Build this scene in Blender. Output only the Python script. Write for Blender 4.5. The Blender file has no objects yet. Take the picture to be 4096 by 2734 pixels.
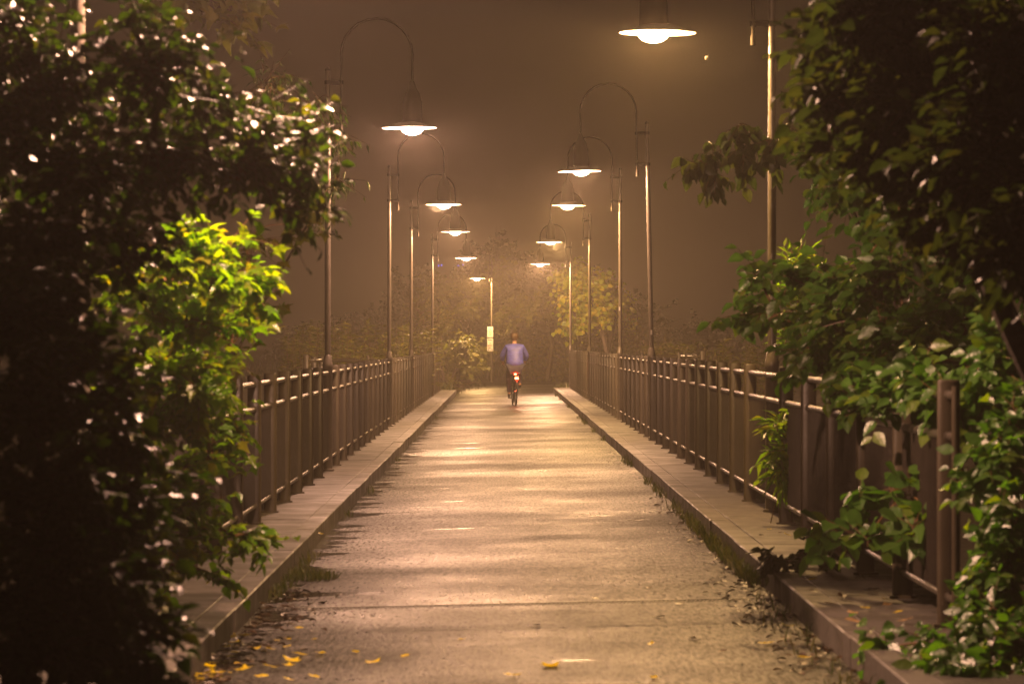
import bpy, bmesh, math, random
import numpy as np
from mathutils import Vector, Matrix, noise
R = math.radians
PI = math.pi
rng = random.Random(7)
NP = np.random.RandomState(11)
scene = bpy.context.scene
col = scene.collection

# ------------------------------------------------------------------ camera, world, exposure
F = 8809.0          # focal length in the units used by at()
K = 8809.0 / 5546.0  # distances below are noted for a shorter lens; K turns them into metres
def at(px, py, y):
    """a point at distance y down the path, as seen from the standing eye point"""
    y = y * K
    return Vector(((px - 1152) / F * y, y, 1.55 - (py - 790) / F * y))

cam_d = bpy.data.cameras.new('camera')
cam = bpy.data.objects.new('camera', cam_d); col.objects.link(cam)
cam.location = (0, 0, 1.55)
cam.rotation_euler = (R(90.039), 0, -0.002554)
cam_d.lens = 135.0; cam_d.sensor_width = 36.0
cam_d.clip_start = 0.1; cam_d.clip_end = 2000
cam_d.dof.use_dof = True; cam_d.dof.focus_distance = 66.0; cam_d.dof.aperture_fstop = 7.5
scene.camera = cam

world = bpy.data.worlds.new('World'); scene.world = world; world.use_nodes = True
bg = world.node_tree.nodes['Background']
bg.inputs[0].default_value = (0.50, 0.31, 0.19, 1); bg.inputs[1].default_value = 0.024

vs = scene.view_settings
vs.view_transform = 'Standard'; vs.look = 'None'; vs.exposure = 0.05; vs.gamma = 1.0
cy = scene.cycles
cy.use_denoising = True
cy.max_bounces = 6; cy.diffuse_bounces = 2; cy.glossy_bounces = 3; cy.transmission_bounces = 4
cy.volume_bounces = 2; cy.transparent_max_bounces = 12
cy.sample_clamp_indirect = 4.0; cy.sample_clamp_direct = 40.0
cy.use_light_tree = True
cy.caustics_reflective = False; cy.caustics_refractive = False

LAMP_W = 2150.0
FOG_D = 0.00145
FOG_G = 0.58

# ------------------------------------------------------------------ materials
class NT:
    def __init__(s, name):
        s.m = bpy.data.materials.new(name); s.m.use_nodes = True
        s.t = s.m.node_tree; s.n = s.t.nodes; s.l = s.t.links
        s.b = s.n['Principled BSDF']; s.out = s.n['Material Output']
    def node(s, ty, **kw):
        nd = s.n.new(ty)
        for k, v in kw.items():
            if k.startswith('i_'):
                nd.inputs[k[2:].replace('_', ' ')].default_value = v
            else: setattr(nd, k, v)
        return nd
    def link(s, a, b): s.l.new(a, b)
    def coords(s, scale=(1, 1, 1), kind='Object'):
        tc = s.node('ShaderNodeTexCoord'); mp = s.node('ShaderNodeMapping')
        mp.inputs['Scale'].default_value = scale
        s.link(tc.outputs[kind], mp.inputs['Vector']); return mp.outputs[0]
    def noise(s, vec, scale, detail=4, rough=0.55, dist=0):
        nd = s.node('ShaderNodeTexNoise'); nd.inputs['Scale'].default_value = scale
        nd.inputs['Detail'].default_value = detail; nd.inputs['Roughness'].default_value = rough
        nd.inputs['Distortion'].default_value = dist
        s.link(vec, nd.inputs['Vector']); return nd.outputs['Fac']
    def ramp(s, fac, stops):
        r = s.node('ShaderNodeValToRGB'); cr = r.color_ramp
        while len(cr.elements) < len(stops): cr.elements.new(0.5)
        for e, (p, c) in zip(cr.elements, stops):
            e.position = p; e.color = (c, c, c, 1) if not hasattr(c, '__len__') else (*c, 1)
        s.link(fac, r.inputs[0]); return r.outputs[0]
    def bump(s, h, strength, dist, prev=None):
        b = s.node('ShaderNodeBump'); b.inputs['Strength'].default_value = strength
        b.inputs['Distance'].default_value = dist; s.link(h, b.inputs['Height'])
        if prev is not None: s.link(prev, b.inputs['Normal'])
        return b.outputs[0]
    def math(s, op, a, b):
        m = s.node('ShaderNodeMath', operation=op)
        for i, v in enumerate((a, b)):
            if isinstance(v, (int, float)): m.inputs[i].default_value = v
            else: s.link(v, m.inputs[i])
        return m.outputs[0]

def simple(name, colr, rough=0.5, metal=0.0, var=0.25, vscale=6.0, bump=0.0, bscale=80, stretch=(1, 1, 1)):
    n = NT(name); v = n.coords(stretch)
    f = n.noise(v, vscale, 5)
    c0 = [max(0, x * (1 - var)) for x in colr]; c1 = [min(1, x * (1 + var)) for x in colr]
    n.link(n.ramp(f, [(0.3, c0), (0.7, c1)]), n.b.inputs['Base Color'])
    n.link(n.ramp(n.noise(v, vscale * 2.3, 4), [(0.3, rough * 0.75), (0.7, min(1, rough * 1.25))]), n.b.inputs['Roughness'])
    n.b.inputs['Metallic'].default_value = metal
    if bump: n.link(n.bump(n.noise(v, bscale, 3), bump, 0.01), n.b.inputs['Normal'])
    return n.m

def asphalt():
    n = NT('wet_asphalt'); v = n.coords()
    grit = n.noise(n.coords((1, 0.13, 1)), 38, 4, 0.8)          # asphalt grain stretched along the path; its pale specks paint in gravel glints
    patch = n.noise(n.coords((0.35, 0.22, 1)), 1.6, 5, 0.65)
    blot = n.noise(n.coords((1.0, 0.5, 1)), 2.2, 6, 0.7)
    colr = n.ramp(grit, [(0.30, (0.003, 0.0028, 0.0022)), (0.50, (0.006, 0.0055, 0.0043)), (0.62, (0.018, 0.0163, 0.013)), (0.72, (0.095, 0.087, 0.068))])
    mx = n.node('ShaderNodeMix'); mx.data_type = 'RGBA'; mx.blend_type = 'MULTIPLY'; mx.inputs[0].default_value = 0.85
    n.link(colr, mx.inputs[6]); n.link(n.ramp(blot, [(0.36, 0.45), (0.62, 1.0)]), mx.inputs[7])
    n.link(mx.outputs[2], n.b.inputs['Base Color'])
    sx = n.node('ShaderNodeSeparateXYZ'); n.link(v, sx.inputs[0])
    edge = n.math('MULTIPLY', n.math('SUBTRACT', -1.0, sx.outputs[0]), 1.3)
    wetn = n.noise(n.coords((0.5, 1.0, 1)), 1.3, 4, 0.6)
    wet = n.math('ADD', wetn, n.math('MULTIPLY', n.math('MAXIMUM', edge, 0), 0.42))
    wmask = n.ramp(wet, [(0.66, 0.0), (0.71, 1.0)])
    rough = n.math('ADD', n.ramp(patch, [(0.3, 0.30), (0.7, 0.50)]), n.math('MULTIPLY', n.math('SUBTRACT', grit, 0.5), 0.9))
    rc = n.math('MAXIMUM', rough, 0.22)
    mixr = n.node('ShaderNodeMix'); mixr.data_type = 'FLOAT'
    n.link(wmask, mixr.inputs[0]); n.link(rc, mixr.inputs[2]); mixr.inputs[3].default_value = 0.10
    n.link(mixr.outputs[0], n.b.inputs['Roughness'])
    n.link(n.ramp(grit, [(0.38, 0.2), (0.62, 0.5)]), n.b.inputs['Specular IOR Level'])
    waves = n.noise(n.coords((0.03, 1.0, 1)), 1.25, 3, 0.6)
    big = n.noise(n.coords((0.015, 0.11, 1)), 1.0, 2, 0.5)
    b1 = n.bump(big, 1.0, 0.20)
    b2 = n.bump(waves, 1.0, 0.022, b1)
    inv = n.math('MULTIPLY', n.math('SUBTRACT', 1.0, wmask), grit)
    nb = n.bump(inv, 0.8, 0.008, b2)
    n.link(nb, n.b.inputs['Normal'])
    df = n.node('ShaderNodeBsdfDiffuse'); n.link(mx.outputs[2], df.inputs[0]); n.link(nb, df.inputs['Normal'])
    ms = n.node('ShaderNodeMixShader')
    band = n.ramp(n.noise(n.coords((0.10, 0.17, 1)), 1.0, 7, 0.7), [(0.34, 0.40), (0.64, 1.15)])
    n.link(n.math('MAXIMUM', n.math('MULTIPLY', n.ramp(grit, [(0.40, 0.20), (0.64, 0.95)]), band), n.math('MULTIPLY', wmask, 0.9)), ms.inputs[0])
    n.link(df.outputs[0], ms.inputs[1]); n.link(n.b.outputs[0], ms.inputs[2]); n.link(ms.outputs[0], n.out.inputs[0])
    return n.m

def concrete(name, base, rough=0.5):
    n = NT(name); v = n.coords()
    st = n.noise(n.coords((1, 0.5, 1)), 1.8, 6, 0.65)
    gr = n.noise(v, 140, 3, 0.7)
    c = n.ramp(st, [(0.28, [x * 0.5 for x in base]), (0.5, base), (0.75, [x * 1.25 for x in base])])
    mx = n.node('ShaderNodeMix'); mx.data_type = 'RGBA'; mx.blend_type = 'MULTIPLY'
    mx.inputs[0].default_value = 0.5
    n.link(c, mx.inputs[6]); n.link(n.ramp(gr, [(0.3, 0.45), (0.6, 1.0)]), mx.inputs[7])
    n.link(mx.outputs[2], n.b.inputs['Base Color'])
    n.link(n.ramp(n.noise(v, 3.0, 4), [(0.3, rough * 0.65), (0.7, min(1, rough * 1.3))]), n.b.inputs['Roughness'])
    n.link(n.bump(gr, 0.35, 0.004, n.bump(n.noise(v, 9, 4), 0.6, 0.008)), n.b.inputs['Normal'])
    return n.m

def leafmat(name, cols, rough=0.3, trans=0.5, spec=0.6, glow=2.2):
    n = NT(name)
    g = n.node('ShaderNodeNewGeometry')
    stops = [(i / (len(cols) - 1) if len(cols) > 1 else 0, c) for i, c in enumerate(cols)]
    c = n.ramp(g.outputs['Random Per Island'], stops)
    v = n.coords()
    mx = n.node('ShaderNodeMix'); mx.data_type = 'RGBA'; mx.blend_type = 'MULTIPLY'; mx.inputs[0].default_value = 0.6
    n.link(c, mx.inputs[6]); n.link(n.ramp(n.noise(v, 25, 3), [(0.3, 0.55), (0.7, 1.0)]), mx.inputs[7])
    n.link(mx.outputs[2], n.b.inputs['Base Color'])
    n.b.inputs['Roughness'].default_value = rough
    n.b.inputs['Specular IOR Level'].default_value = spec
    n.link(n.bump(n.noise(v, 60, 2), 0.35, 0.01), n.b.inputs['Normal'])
    tr = n.node('ShaderNodeBsdfTranslucent')
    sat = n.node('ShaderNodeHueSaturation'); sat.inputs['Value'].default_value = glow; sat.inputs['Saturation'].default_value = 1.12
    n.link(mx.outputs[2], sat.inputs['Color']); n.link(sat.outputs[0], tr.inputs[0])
    ms = n.node('ShaderNodeMixShader'); ms.inputs[0].default_value = trans
    n.link(n.b.outputs[0], ms.inputs[1]); n.link(tr.outputs[0], ms.inputs[2])
    n.link(ms.outputs[0], n.out.inputs[0])
    return n.m

M = {}
M['asphalt'] = asphalt()
M['pavement'] = concrete('pavement_concrete', (0.082, 0.074, 0.062), 0.6)
M['kerb'] = concrete('kerb_concrete', (0.095, 0.085, 0.07), 0.6)
M['kerbdark'] = concrete('bridge_concrete', (0.16, 0.15, 0.13), 0.7)
M['post'] = simple('brown_grey_paint', (0.058, 0.047, 0.031), 0.38, 0.0, 0.22, 3.0, 0.15, 60)
M['rail'] = simple('wet_galvanised_tube', (0.125, 0.11, 0.088), 0.42, 0.65, 0.25, 14.0, 0.5, 130)
M['bars'] = simple('grille_paint', (0.035, 0.028, 0.021), 0.55, 0.0, 0.2, 5.0)
M['pole'] = simple('lamp_post_paint', (0.115, 0.10, 0.08), 0.34, 0.15, 0.2, 5.0, 0.1, 50)
M['darkpaint'] = simple('dark_lamp_paint', (0.014, 0.012, 0.011), 0.75, 0.0, 0.2, 8.0)
M['shade'] = simple('white_enamel', (0.80, 0.78, 0.74), 0.4, 0.0, 0.04, 6.0)
M['steel'] = simple('joint_steel', (0.05, 0.045, 0.04), 0.6, 0.3, 0.4, 30.0)
M['bark'] = simple('bark', (0.055, 0.040, 0.028), 0.75, 0, 0.4, 12, 0.6, 40)
M['twig'] = simple('young_twig', (0.14, 0.075, 0.03), 0.5, 0, 0.3, 20)
M['soil'] = simple('leafy_soil', (0.035, 0.027, 0.018), 0.85, 0, 0.5, 3.0, 0.8, 12)
M['grass'] = leafmat('grass_blades', [(0.03, 0.05, 0.008), (0.06, 0.085, 0.015), (0.13, 0.12, 0.03)], 0.4, 0.35)
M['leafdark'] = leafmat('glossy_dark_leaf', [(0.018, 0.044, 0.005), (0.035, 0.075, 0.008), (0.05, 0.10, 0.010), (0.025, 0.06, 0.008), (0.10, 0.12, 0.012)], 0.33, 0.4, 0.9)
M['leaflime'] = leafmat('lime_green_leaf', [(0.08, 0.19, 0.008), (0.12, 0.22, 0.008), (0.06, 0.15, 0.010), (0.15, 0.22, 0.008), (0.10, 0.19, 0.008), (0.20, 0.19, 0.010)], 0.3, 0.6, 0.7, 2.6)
M['leafmid'] = leafmat('mid_green_leaf', [(0.06, 0.15, 0.02), (0.08, 0.19, 0.022), (0.045, 0.12, 0.017), (0.13, 0.20, 0.018)], 0.36, 0.42, 0.8, 2.7)
M['leafshade'] = leafmat('shaded_green_leaf', [(0.022, 0.035, 0.008), (0.03, 0.05, 0.010), (0.05, 0.06, 0.010)], 0.45, 0.35, 0.5)  # leaf green darkened in the colour to stand for shade
M['leafautumn'] = leafmat('autumn_yellow_leaf', [(0.22, 0.30, 0.012), (0.34, 0.34, 0.012), (0.16, 0.24, 0.012), (0.42, 0.34, 0.012)], 0.4, 0.5, 0.5)
M['leafolive'] = leafmat('olive_leaf', [(0.08, 0.10, 0.014), (0.13, 0.135, 0.018), (0.06, 0.08, 0.014), (0.18, 0.165, 0.02)], 0.45, 0.45, 0.5)
M['fallen'] = leafmat('fallen_yellow_leaf', [(0.62, 0.48, 0.015), (0.70, 0.58, 0.02), (0.55, 0.32, 0.012)], 0.35, 0.3)
M['fallenbrown'] = leafmat('fallen_brown_leaf', [(0.04, 0.022, 0.010), (0.07, 0.035, 0.012), (0.025, 0.016, 0.008)], 0.4, 0.1)
M['fallenpale'] = leafmat('fallen_pale_leaf', [(0.36, 0.24, 0.11), (0.44, 0.30, 0.14)], 0.45, 0.15)
M['web'] = simple('wet_silk', (0.5, 0.48, 0.45), 0.25, 0, 0.1)
_t = M['web'].node_tree; _tr = _t.nodes.new('ShaderNodeBsdfTransparent'); _mx = _t.nodes.new('ShaderNodeMixShader'); _mx.inputs[0].default_value = 0.024
_t.links.new(_tr.outputs[0], _mx.inputs[1]); _t.links.new(_t.nodes['Principled BSDF'].outputs[0], _mx.inputs[2]); _t.links.new(_mx.outputs[0], _t.nodes['Material Output'].inputs[0])
M['spiderbody'] = simple('pale_spider', (0.5, 0.42, 0.3), 0.4)
M['signwhite'] = simple('sign_face', (0.80, 0.78, 0.72), 0.4, 0, 0.03)
M['inkorange'] = simple('sign_ochre', (0.50, 0.28, 0.08), 0.5, 0, 0.05)
M['inkred'] = simple('sign_maroon', (0.28, 0.08, 0.07), 0.5, 0, 0.05)
M['inkblue'] = simple('sign_blue', (0.06, 0.04, 0.30), 0.5, 0, 0.05)
M['skin'] = simple('skin', (0.50, 0.30, 0.21), 0.5, 0, 0.08)
M['jacket'] = simple('blue_rain_jacket', (0.11, 0.13, 0.62), 0.5, 0, 0.25, 9, 0.6, 14, (1, 1, 3))
M['trousers'] = simple('dark_trousers', (0.05, 0.055, 0.10), 0.8, 0, 0.2, 9, 0.3, 20)
M['hair'] = simple('brown_hair', (0.10, 0.06, 0.03), 0.55, 0, 0.35, 60, 0.4, 90)
M['shoe'] = simple('dark_shoe', (0.03, 0.03, 0.03), 0.5)
M['rubber'] = simple('tyre_rubber', (0.02, 0.02, 0.02), 0.7)
M['bikeframe'] = simple('bike_paint', (0.04, 0.045, 0.06), 0.3, 0.2, 0.1)
M['chrome'] = simple('bright_metal', (0.6, 0.6, 0.6), 0.25, 0.95, 0.05)
M['reflector'] = simple('white_reflector', (0.85, 0.82, 0.75), 0.3, 0, 0.03)

M['armpaint'] = simple('matt_lamp_paint', (0.05, 0.042, 0.034), 0.9, 0.0, 0.1, 8.0)
M['armpaint'].node_tree.nodes['Principled BSDF'].inputs['Specular IOR Level'].default_value = 0.05
M['darkpaint'].node_tree.nodes['Principled BSDF'].inputs['Specular IOR Level'].default_value = 0.12
def emis(name, colr, strength):
    n = NT(name); n.b.inputs['Base Color'].default_value = (0.02, 0.0, 0.0, 1)
    n.b.inputs['Emission Color'].default_value = (*colr, 1); n.b.inputs['Emission Strength'].default_value = strength
    return n.m
M['taillight'] = emis('red_tail_light', (1.0, 0.035, 0.012), 110)
M['farlight'] = emis('far_blue_window', (0.16, 0.16, 1.0), 1.6)
def bowl():
    n = NT('lit_glass_bowl')
    n.n.remove(n.b)
    oi = n.node('ShaderNodeObjectInfo')
    e = n.node('ShaderNodeEmission'); e.inputs[1].default_value = 45
    n.link(oi.outputs['Color'], e.inputs[0])
    t = n.node('ShaderNodeBsdfTransparent'); ms = n.node('ShaderNodeMixShader'); ms.inputs[0].default_value = 0.5
    n.link(t.outputs[0], ms.inputs[1]); n.link(e.outputs[0], ms.inputs[2]); n.link(ms.outputs[0], n.out.inputs[0])
    return n.m
M['bowl'] = bowl()

# ------------------------------------------------------------------ mesh helpers
class MB:
    def __init__(s): s.v = []; s.f = []
    def add(s, vs_, fs_):
        o = len(s.v); s.v += [tuple(p) for p in vs_]; s.f += [tuple(i + o for i in f) for f in fs_]
    def box(s, x0, x1, y0, y1, z0, z1):
        s.add([(x0, y0, z0), (x1, y0, z0), (x1, y1, z0), (x0, y1, z0), (x0, y0, z1), (x1, y0, z1), (x1, y1, z1), (x0, y1, z1)],
              [(0, 3, 2, 1), (4, 5, 6, 7), (0, 1, 5, 4), (1, 2, 6, 5), (2, 3, 7, 6), (3, 0, 4, 7)])
    def bevbox(s, x0, x1, y0, y1, z0, z1, b=0.01):
        o = [(x0 + b, y0), (x1 - b, y0), (x1, y0 + b), (x1, y1 - b), (x1 - b, y1), (x0 + b, y1), (x0, y1 - b), (x0, y0 + b)]
        cx, cy_ = (x0 + x1) / 2, (y0 + y1) / 2
        i = [(cx + (x - cx) * max(0, 1 - 2 * b / (x1 - x0)), cy_ + (y - cy_) * max(0, 1 - 2 * b / (y1 - y0))) for x, y in o]
        vs_ = [(x, y, z0) for x, y in o] + [(x, y, z1 - b) for x, y in o] + [(x, y, z1) for x, y in i]
        fs_ = [tuple(range(7, -1, -1)), tuple(range(16, 24))]
        for k in range(2):
            for j in range(8): fs_.append((k * 8 + j, k * 8 + (j + 1) % 8, (k + 1) * 8 + (j + 1) % 8, (k + 1) * 8 + j))
        s.add(vs_, fs_)
    def tube(s, pts, rad, seg=8, cap=True):
        pts = [Vector(p) for p in pts]
        n = len(pts); rads = rad if hasattr(rad, '__len__') else [rad] * n
        prev = None; vs_ = []; fs_ = []
        for i, p in enumerate(pts):
            t = (pts[min(i + 1, n - 1)] - pts[max(i - 1, 0)]).normalized()
            if prev is None:
                u = t.orthogonal().normalized()
            else:
                u = (prev - t * prev.dot(t))
                u = u.normalized() if u.length > 1e-6 else t.orthogonal().normalized()
            prev = u; w = t.cross(u)
            for k in range(seg):
                a = 2 * PI * k / seg
                vs_.append(p + (u * math.cos(a) + w * math.sin(a)) * rads[i])
        for i in range(n - 1):
            for k in range(seg):
                a, b = i * seg + k, i * seg + (k + 1) % seg
                fs_.append((a, b, b + seg, a + seg))
        if cap:
            fs_.append(tuple(range(seg - 1, -1, -1))); fs_.append(tuple(range((n - 1) * seg, n * seg)))
        s.add(vs_, fs_)
    def lathe(s, prof, seg=24, c=(0, 0, 0), closed=True):
        vs_ = []; fs_ = []; n = len(prof)
        for r, z in prof:
            for k in range(seg):
                a = 2 * PI * k / seg; vs_.append((c[0] + r * math.cos(a), c[1] + r * math.sin(a), c[2] + z))
        for i in range(n - 1):
            for k in range(seg):
                a, b = i * seg + k, i * seg + (k + 1) % seg
                fs_.append((a, b, b + seg, a + seg))
        if closed:
            fs_.append(tuple(range(seg - 1, -1, -1))); fs_.append(tuple(range((n - 1) * seg, n * seg)))
        s.add(vs_, fs_)
    def build(s, name, mat, parent=None, smooth=False):
        me = bpy.data.meshes.new(name); me.from_pydata(s.v, [], s.f); me.update()
        me.materials.append(mat)
        if smooth:
            me.polygons.foreach_set('use_smooth', [True] * len(me.polygons))
            try: me.set_sharp_from_angle(angle=R(40))
            except Exception: pass
        o = bpy.data.objects.new(name, me); col.objects.link(o)
        if parent: o.parent = parent
        return o

def tag(o, label=None, cat=None, group=None, kind=None):
    if label: o['label'] = label
    if cat: o['category'] = cat
    if group: o['group'] = group
    if kind: o['kind'] = kind
    return o
def empty(name, loc=(0, 0, 0), rz=0):
    e = bpy.data.objects.new(name, None); col.objects.link(e); e.location = loc; e.rotation_euler = (0, 0, rz)
    e.empty_display_size = 0.2
    return e
def copy_tree(o, parent=None):
    c = o.copy(); col.objects.link(c); c.parent = parent
    for ch in list(o.children): copy_tree(ch, c)
    return c
def raw_mesh(name, verts, faces_flat, loop_tot, mat, parent=None):
    me = bpy.data.meshes.new(name)
    me.vertices.add(len(verts)); me.vertices.foreach_set('co', np.asarray(verts, dtype=np.float32).ravel())
    me.loops.add(len(faces_flat)); me.loops.foreach_set('vertex_index', np.asarray(faces_flat, dtype=np.int32))
    tot = np.asarray(loop_tot, dtype=np.int32)
    me.polygons.add(len(tot)); me.polygons.foreach_set('loop_start', np.concatenate(([0], np.cumsum(tot)[:-1])).astype(np.int32))
    me.polygons.foreach_set('loop_total', tot)
    me.update(calc_edges=True); me.validate()
    me.materials.append(mat)
    o = bpy.data.objects.new(name, me); col.objects.link(o)
    if parent: o.parent = parent
    return o

# ------------------------------------------------------------------ levels
def zr(x): return 0.022 * x              # the road leans a little to the left
ZL, ZRT = 0.105, 0.18                    # pavement tops
XL, XR = -1.46, 1.63                     # kerb faces
PL, PR = -2.0, 2.17                      # railing lines
Y_JOINT, Y_END = 14.4 * K, 77.0 * K

# ------------------------------------------------------------------ ground
def ground_z(x, y):
    y = y / K
    ax = abs(x)
    def sm(a, b, t):
        t = max(0, min(1, (t - a) / (b - a))); return t * t * (3 - 2 * t)
    bank = -0.16
    near = bank - sm(2.6, 9, ax) * 2.2
    far = -0.10 - sm(9, 30, ax) * 0.5 + sm(104, 109, y) * 0.55 + sm(112, 190, y) * 0.6
    deep = -4.5
    w = sm(13, 22, y); w2 = sm(66, 76.5, y)
    z = near * (1 - w) + deep * w
    z = z * (1 - w2) + far * w2
    z += noise.noise(Vector((x * 0.12, y * 0.12, 0))) * 0.25 * sm(3.2, 8, ax)
    return z
def axis(a, b, fine0, fine1, fs, cs):
    r = [a]
    while r[-1] < b:
        r.append(r[-1] + (fs if fine0 <= r[-1] < fine1 else cs))
    return r
xs = [-400, -200, -110, -70] + axis(-50, 50, -10, 10, 1.0, 5.0) + [70, 110, 200, 400]
ys = [-60, -30] + axis(-12, 200, -12, 200, 1.6, 1.6) + [230, 280, 350, 500, 900]
g = MB()
g.add([(x, y, ground_z(x, y)) for y in ys for x in xs],
      [(j * len(xs) + i, j * len(xs) + i + 1, (j + 1) * len(xs) + i + 1, (j + 1) * len(xs) + i) for j in range(len(ys) - 1) for i in range(len(xs) - 1)])
o = g.build('ground', M['soil'], smooth=True); tag(o, kind='structure')

# road on the bridge and its approaches
rd = MB()
ny = 200
yy = [-8 + i * (Y_END + 8) / ny for i in range(ny + 1)]
nx = 6
rd.add([(XL + (XR - XL) * i / nx, y, zr(XL + (XR - XL) * i / nx)) for y in yy for i in range(nx + 1)],
       [(j * (nx + 1) + i, j * (nx + 1) + i + 1, (j + 1) * (nx + 1) + i + 1, (j + 1) * (nx + 1) + i) for j in range(ny) for i in range(nx)])
tag(rd.build('road', M['asphalt'], smooth=True), kind='structure')
fp = MB()     # the paved place behind the bridge
rows = [(77.0, -1.55, 1.7), (79, -1.6, 1.75), (84, -1.9, 2.1), (89, -3.4, 3.4), (93, -7, 5.5), (97, -16, 9), (101, -22, 14), (105.5, -22, 15)]
rows = [(a * K, b, c) for a, b, c in rows]
for (y0, a0, b0), (y1, a1, b1) in zip(rows[:-1], rows[1:]):
    n_ = 8
    top = [(a0 + (b0 - a0) * i / n_, y0) for i in range(n_ + 1)]; bot = [(a1 + (b1 - a1) * i / n_, y1) for i in range(n_ + 1)]
    vz = lambda x: max(-0.035, min(0.04, zr(x)))
    fp.add([(x, y, vz(x)) for x, y in top + bot], [(i, i + 1, n_ + 2 + i, n_ + 1 + i) for i in range(n_)])
tag(fp.build('path', M['asphalt'], smooth=True), kind='structure')

# pavements, kerbs (each slab stands 2 mm off the next)
def pavement(side):
    pv = MB(); kb = MB(); r_ = random.Random(3 if side < 0 else 4)
    zt = ZL if side < 0 else ZRT
    x_in = XL if side < 0 else XR
    kw = 0.15
    def bx(mb, xa, xb, y0, y1, z0, z1, b):
        mb.bevbox(min(xa, xb), max(xa, xb), y0, y1, z0, z1, b)
    y = -6.0
    while y < Y_END - 0.2:
        L = 5.4
        y1 = min(y + L, Y_END)
        bx(pv, x_in + side * (kw + 0.004), x_in + side * 0.98, y + 0.006, y1 - 0.006, -0.25, zt + r_.uniform(-0.003, 0.001), 0.002)
        y += L
    y = -6.0
    while y < Y_END - 0.2:
        L = 3.0; y1 = min(y + L, Y_END)
        j = r_.uniform(-0.006, 0.006)
        bx(kb, x_in + side * j, x_in + side * kw, y + 0.004, y1 - 0.004, -0.25, zt + r_.uniform(-0.002, 0.004), 0.006)
        y += L
    tag(pv.build('pavement', M['pavement']), kind='structure')
    tag(kb.build('kerb', M['kerb']), kind='structure')
pavement(-1); pavement(1)

# bridge body under the road
br = empty('bridge', (0, Y_JOINT, 0)); tag(br, 'long narrow concrete footbridge deck carrying the wet path over the dark valley', 'bridge')
dk = MB(); dk.box(-2.6, 2.75, 0.1, Y_END - Y_JOINT, -0.75, -0.26); dk.build('deck', M['kerbdark'], br)
for sx in (-1, 1):
    b_ = MB(); xa = -2.46 if sx < 0 else 2.63
    b_.box(min(xa, sx * 4.1), max(xa, sx * 4.1), 33.1 * K, 39.4 * K, -0.6, 0.09 if sx < 0 else 0.16); b_.build('viewing_bay', M['kerbdark'], br)
for y in (18 * K, 35 * K, 52 * K):
    p_ = MB(); p_.box(-1.9, 2.0, y - 0.4, y + 0.4, -6.5, -0.755); p_.build('pier', M['kerbdark'], br)

# expansion joint
ej = empty('expansion_joint', (0, Y_JOINT, 0)); tag(ej, 'toothed steel expansion joint crossing the wet path between both kerbs', 'expansion joint')
e1 = MB(); e2 = MB()
n_ = 120
for i in range(n_):
    x0 = XL + 0.03 + (XR - XL - 0.06) * i / n_; x1 = XL + 0.03 + (XR - XL - 0.06) * (i + 0.55) / n_
    z = zr((x0 + x1) / 2)
    e1.box(x0, x1, -0.075, 0.03, z - 0.03, z + 0.003)
    e2.box(x0, x0 + (XR - XL - 0.06) / n_ - 0.001, 0.045, 0.10, z - 0.03, z + 0.005)
e1.build('comb', M['steel'], ej); e2.build('edge_bar', M['steel'], ej)
sj = MB()
for i in range(24):
    x0 = XL + 0.02 + (XR - XL - 0.04) * i / 24; x1 = XL + 0.02 + (XR - XL - 0.04) * (i + 1) / 24
    w = 0.035 + 0.01 * math.sin(i * 1.7)
    z0, z1 = zr(x0) + 0.004, zr(x1) + 0.004
    sj.add([(x0, 13.2 * K, z0), (x1, 13.2 * K, z1), (x1, 13.2 * K + w, z1), (x0, 13.2 * K + w, z0)], [(0, 1, 2, 3)])
o = sj.build('tar_seam', M['rubber']); tag(o, 'dark tar seam across the wet path in front of the steel joint', 'seam')

# ------------------------------------------------------------------ railings
LAMPS_L = [q * K for q in (11.4, 27.7, 42.8, 53.1, 69.2)]
LAMPS_R = [q * K for q in (19.8, 35.2, 44.4, 60.0, 76.6)]
def post_mesh(h):
    m = MB(); a, b = 0.056, 0.027      # half sizes across and along
    ring = []
    for k in range(16):
        t = 2 * PI * k / 16
        c, s_ = math.cos(t), math.sin(t)
        ring.append((a * abs(c) ** 0.55 * (1 if c >= 0 else -1), b * abs(s_) ** 0.8 * (1 if s_ >= 0 else -1)))
    prof = [(1, 0), (1, h - 0.012), (0.93, h - 0.003), (0.8, h)]
    vs_ = [(x * q, y * q, z) for q, z in prof for x, y in ring]
    fs_ = [tuple(range(48, 64))]
    for i in range(3):
        for k in range(16): fs_.append((i * 16 + k, i * 16 + (k + 1) % 16, (i + 1) * 16 + (k + 1) % 16, (i + 1) * 16 + k))
    m.add(vs_, fs_)
    m.box(-0.075, 0.075, -0.045, 0.045, 0.0, 0.014)
    me = m.build('post', M['post'], smooth=True)
    return me
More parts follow.
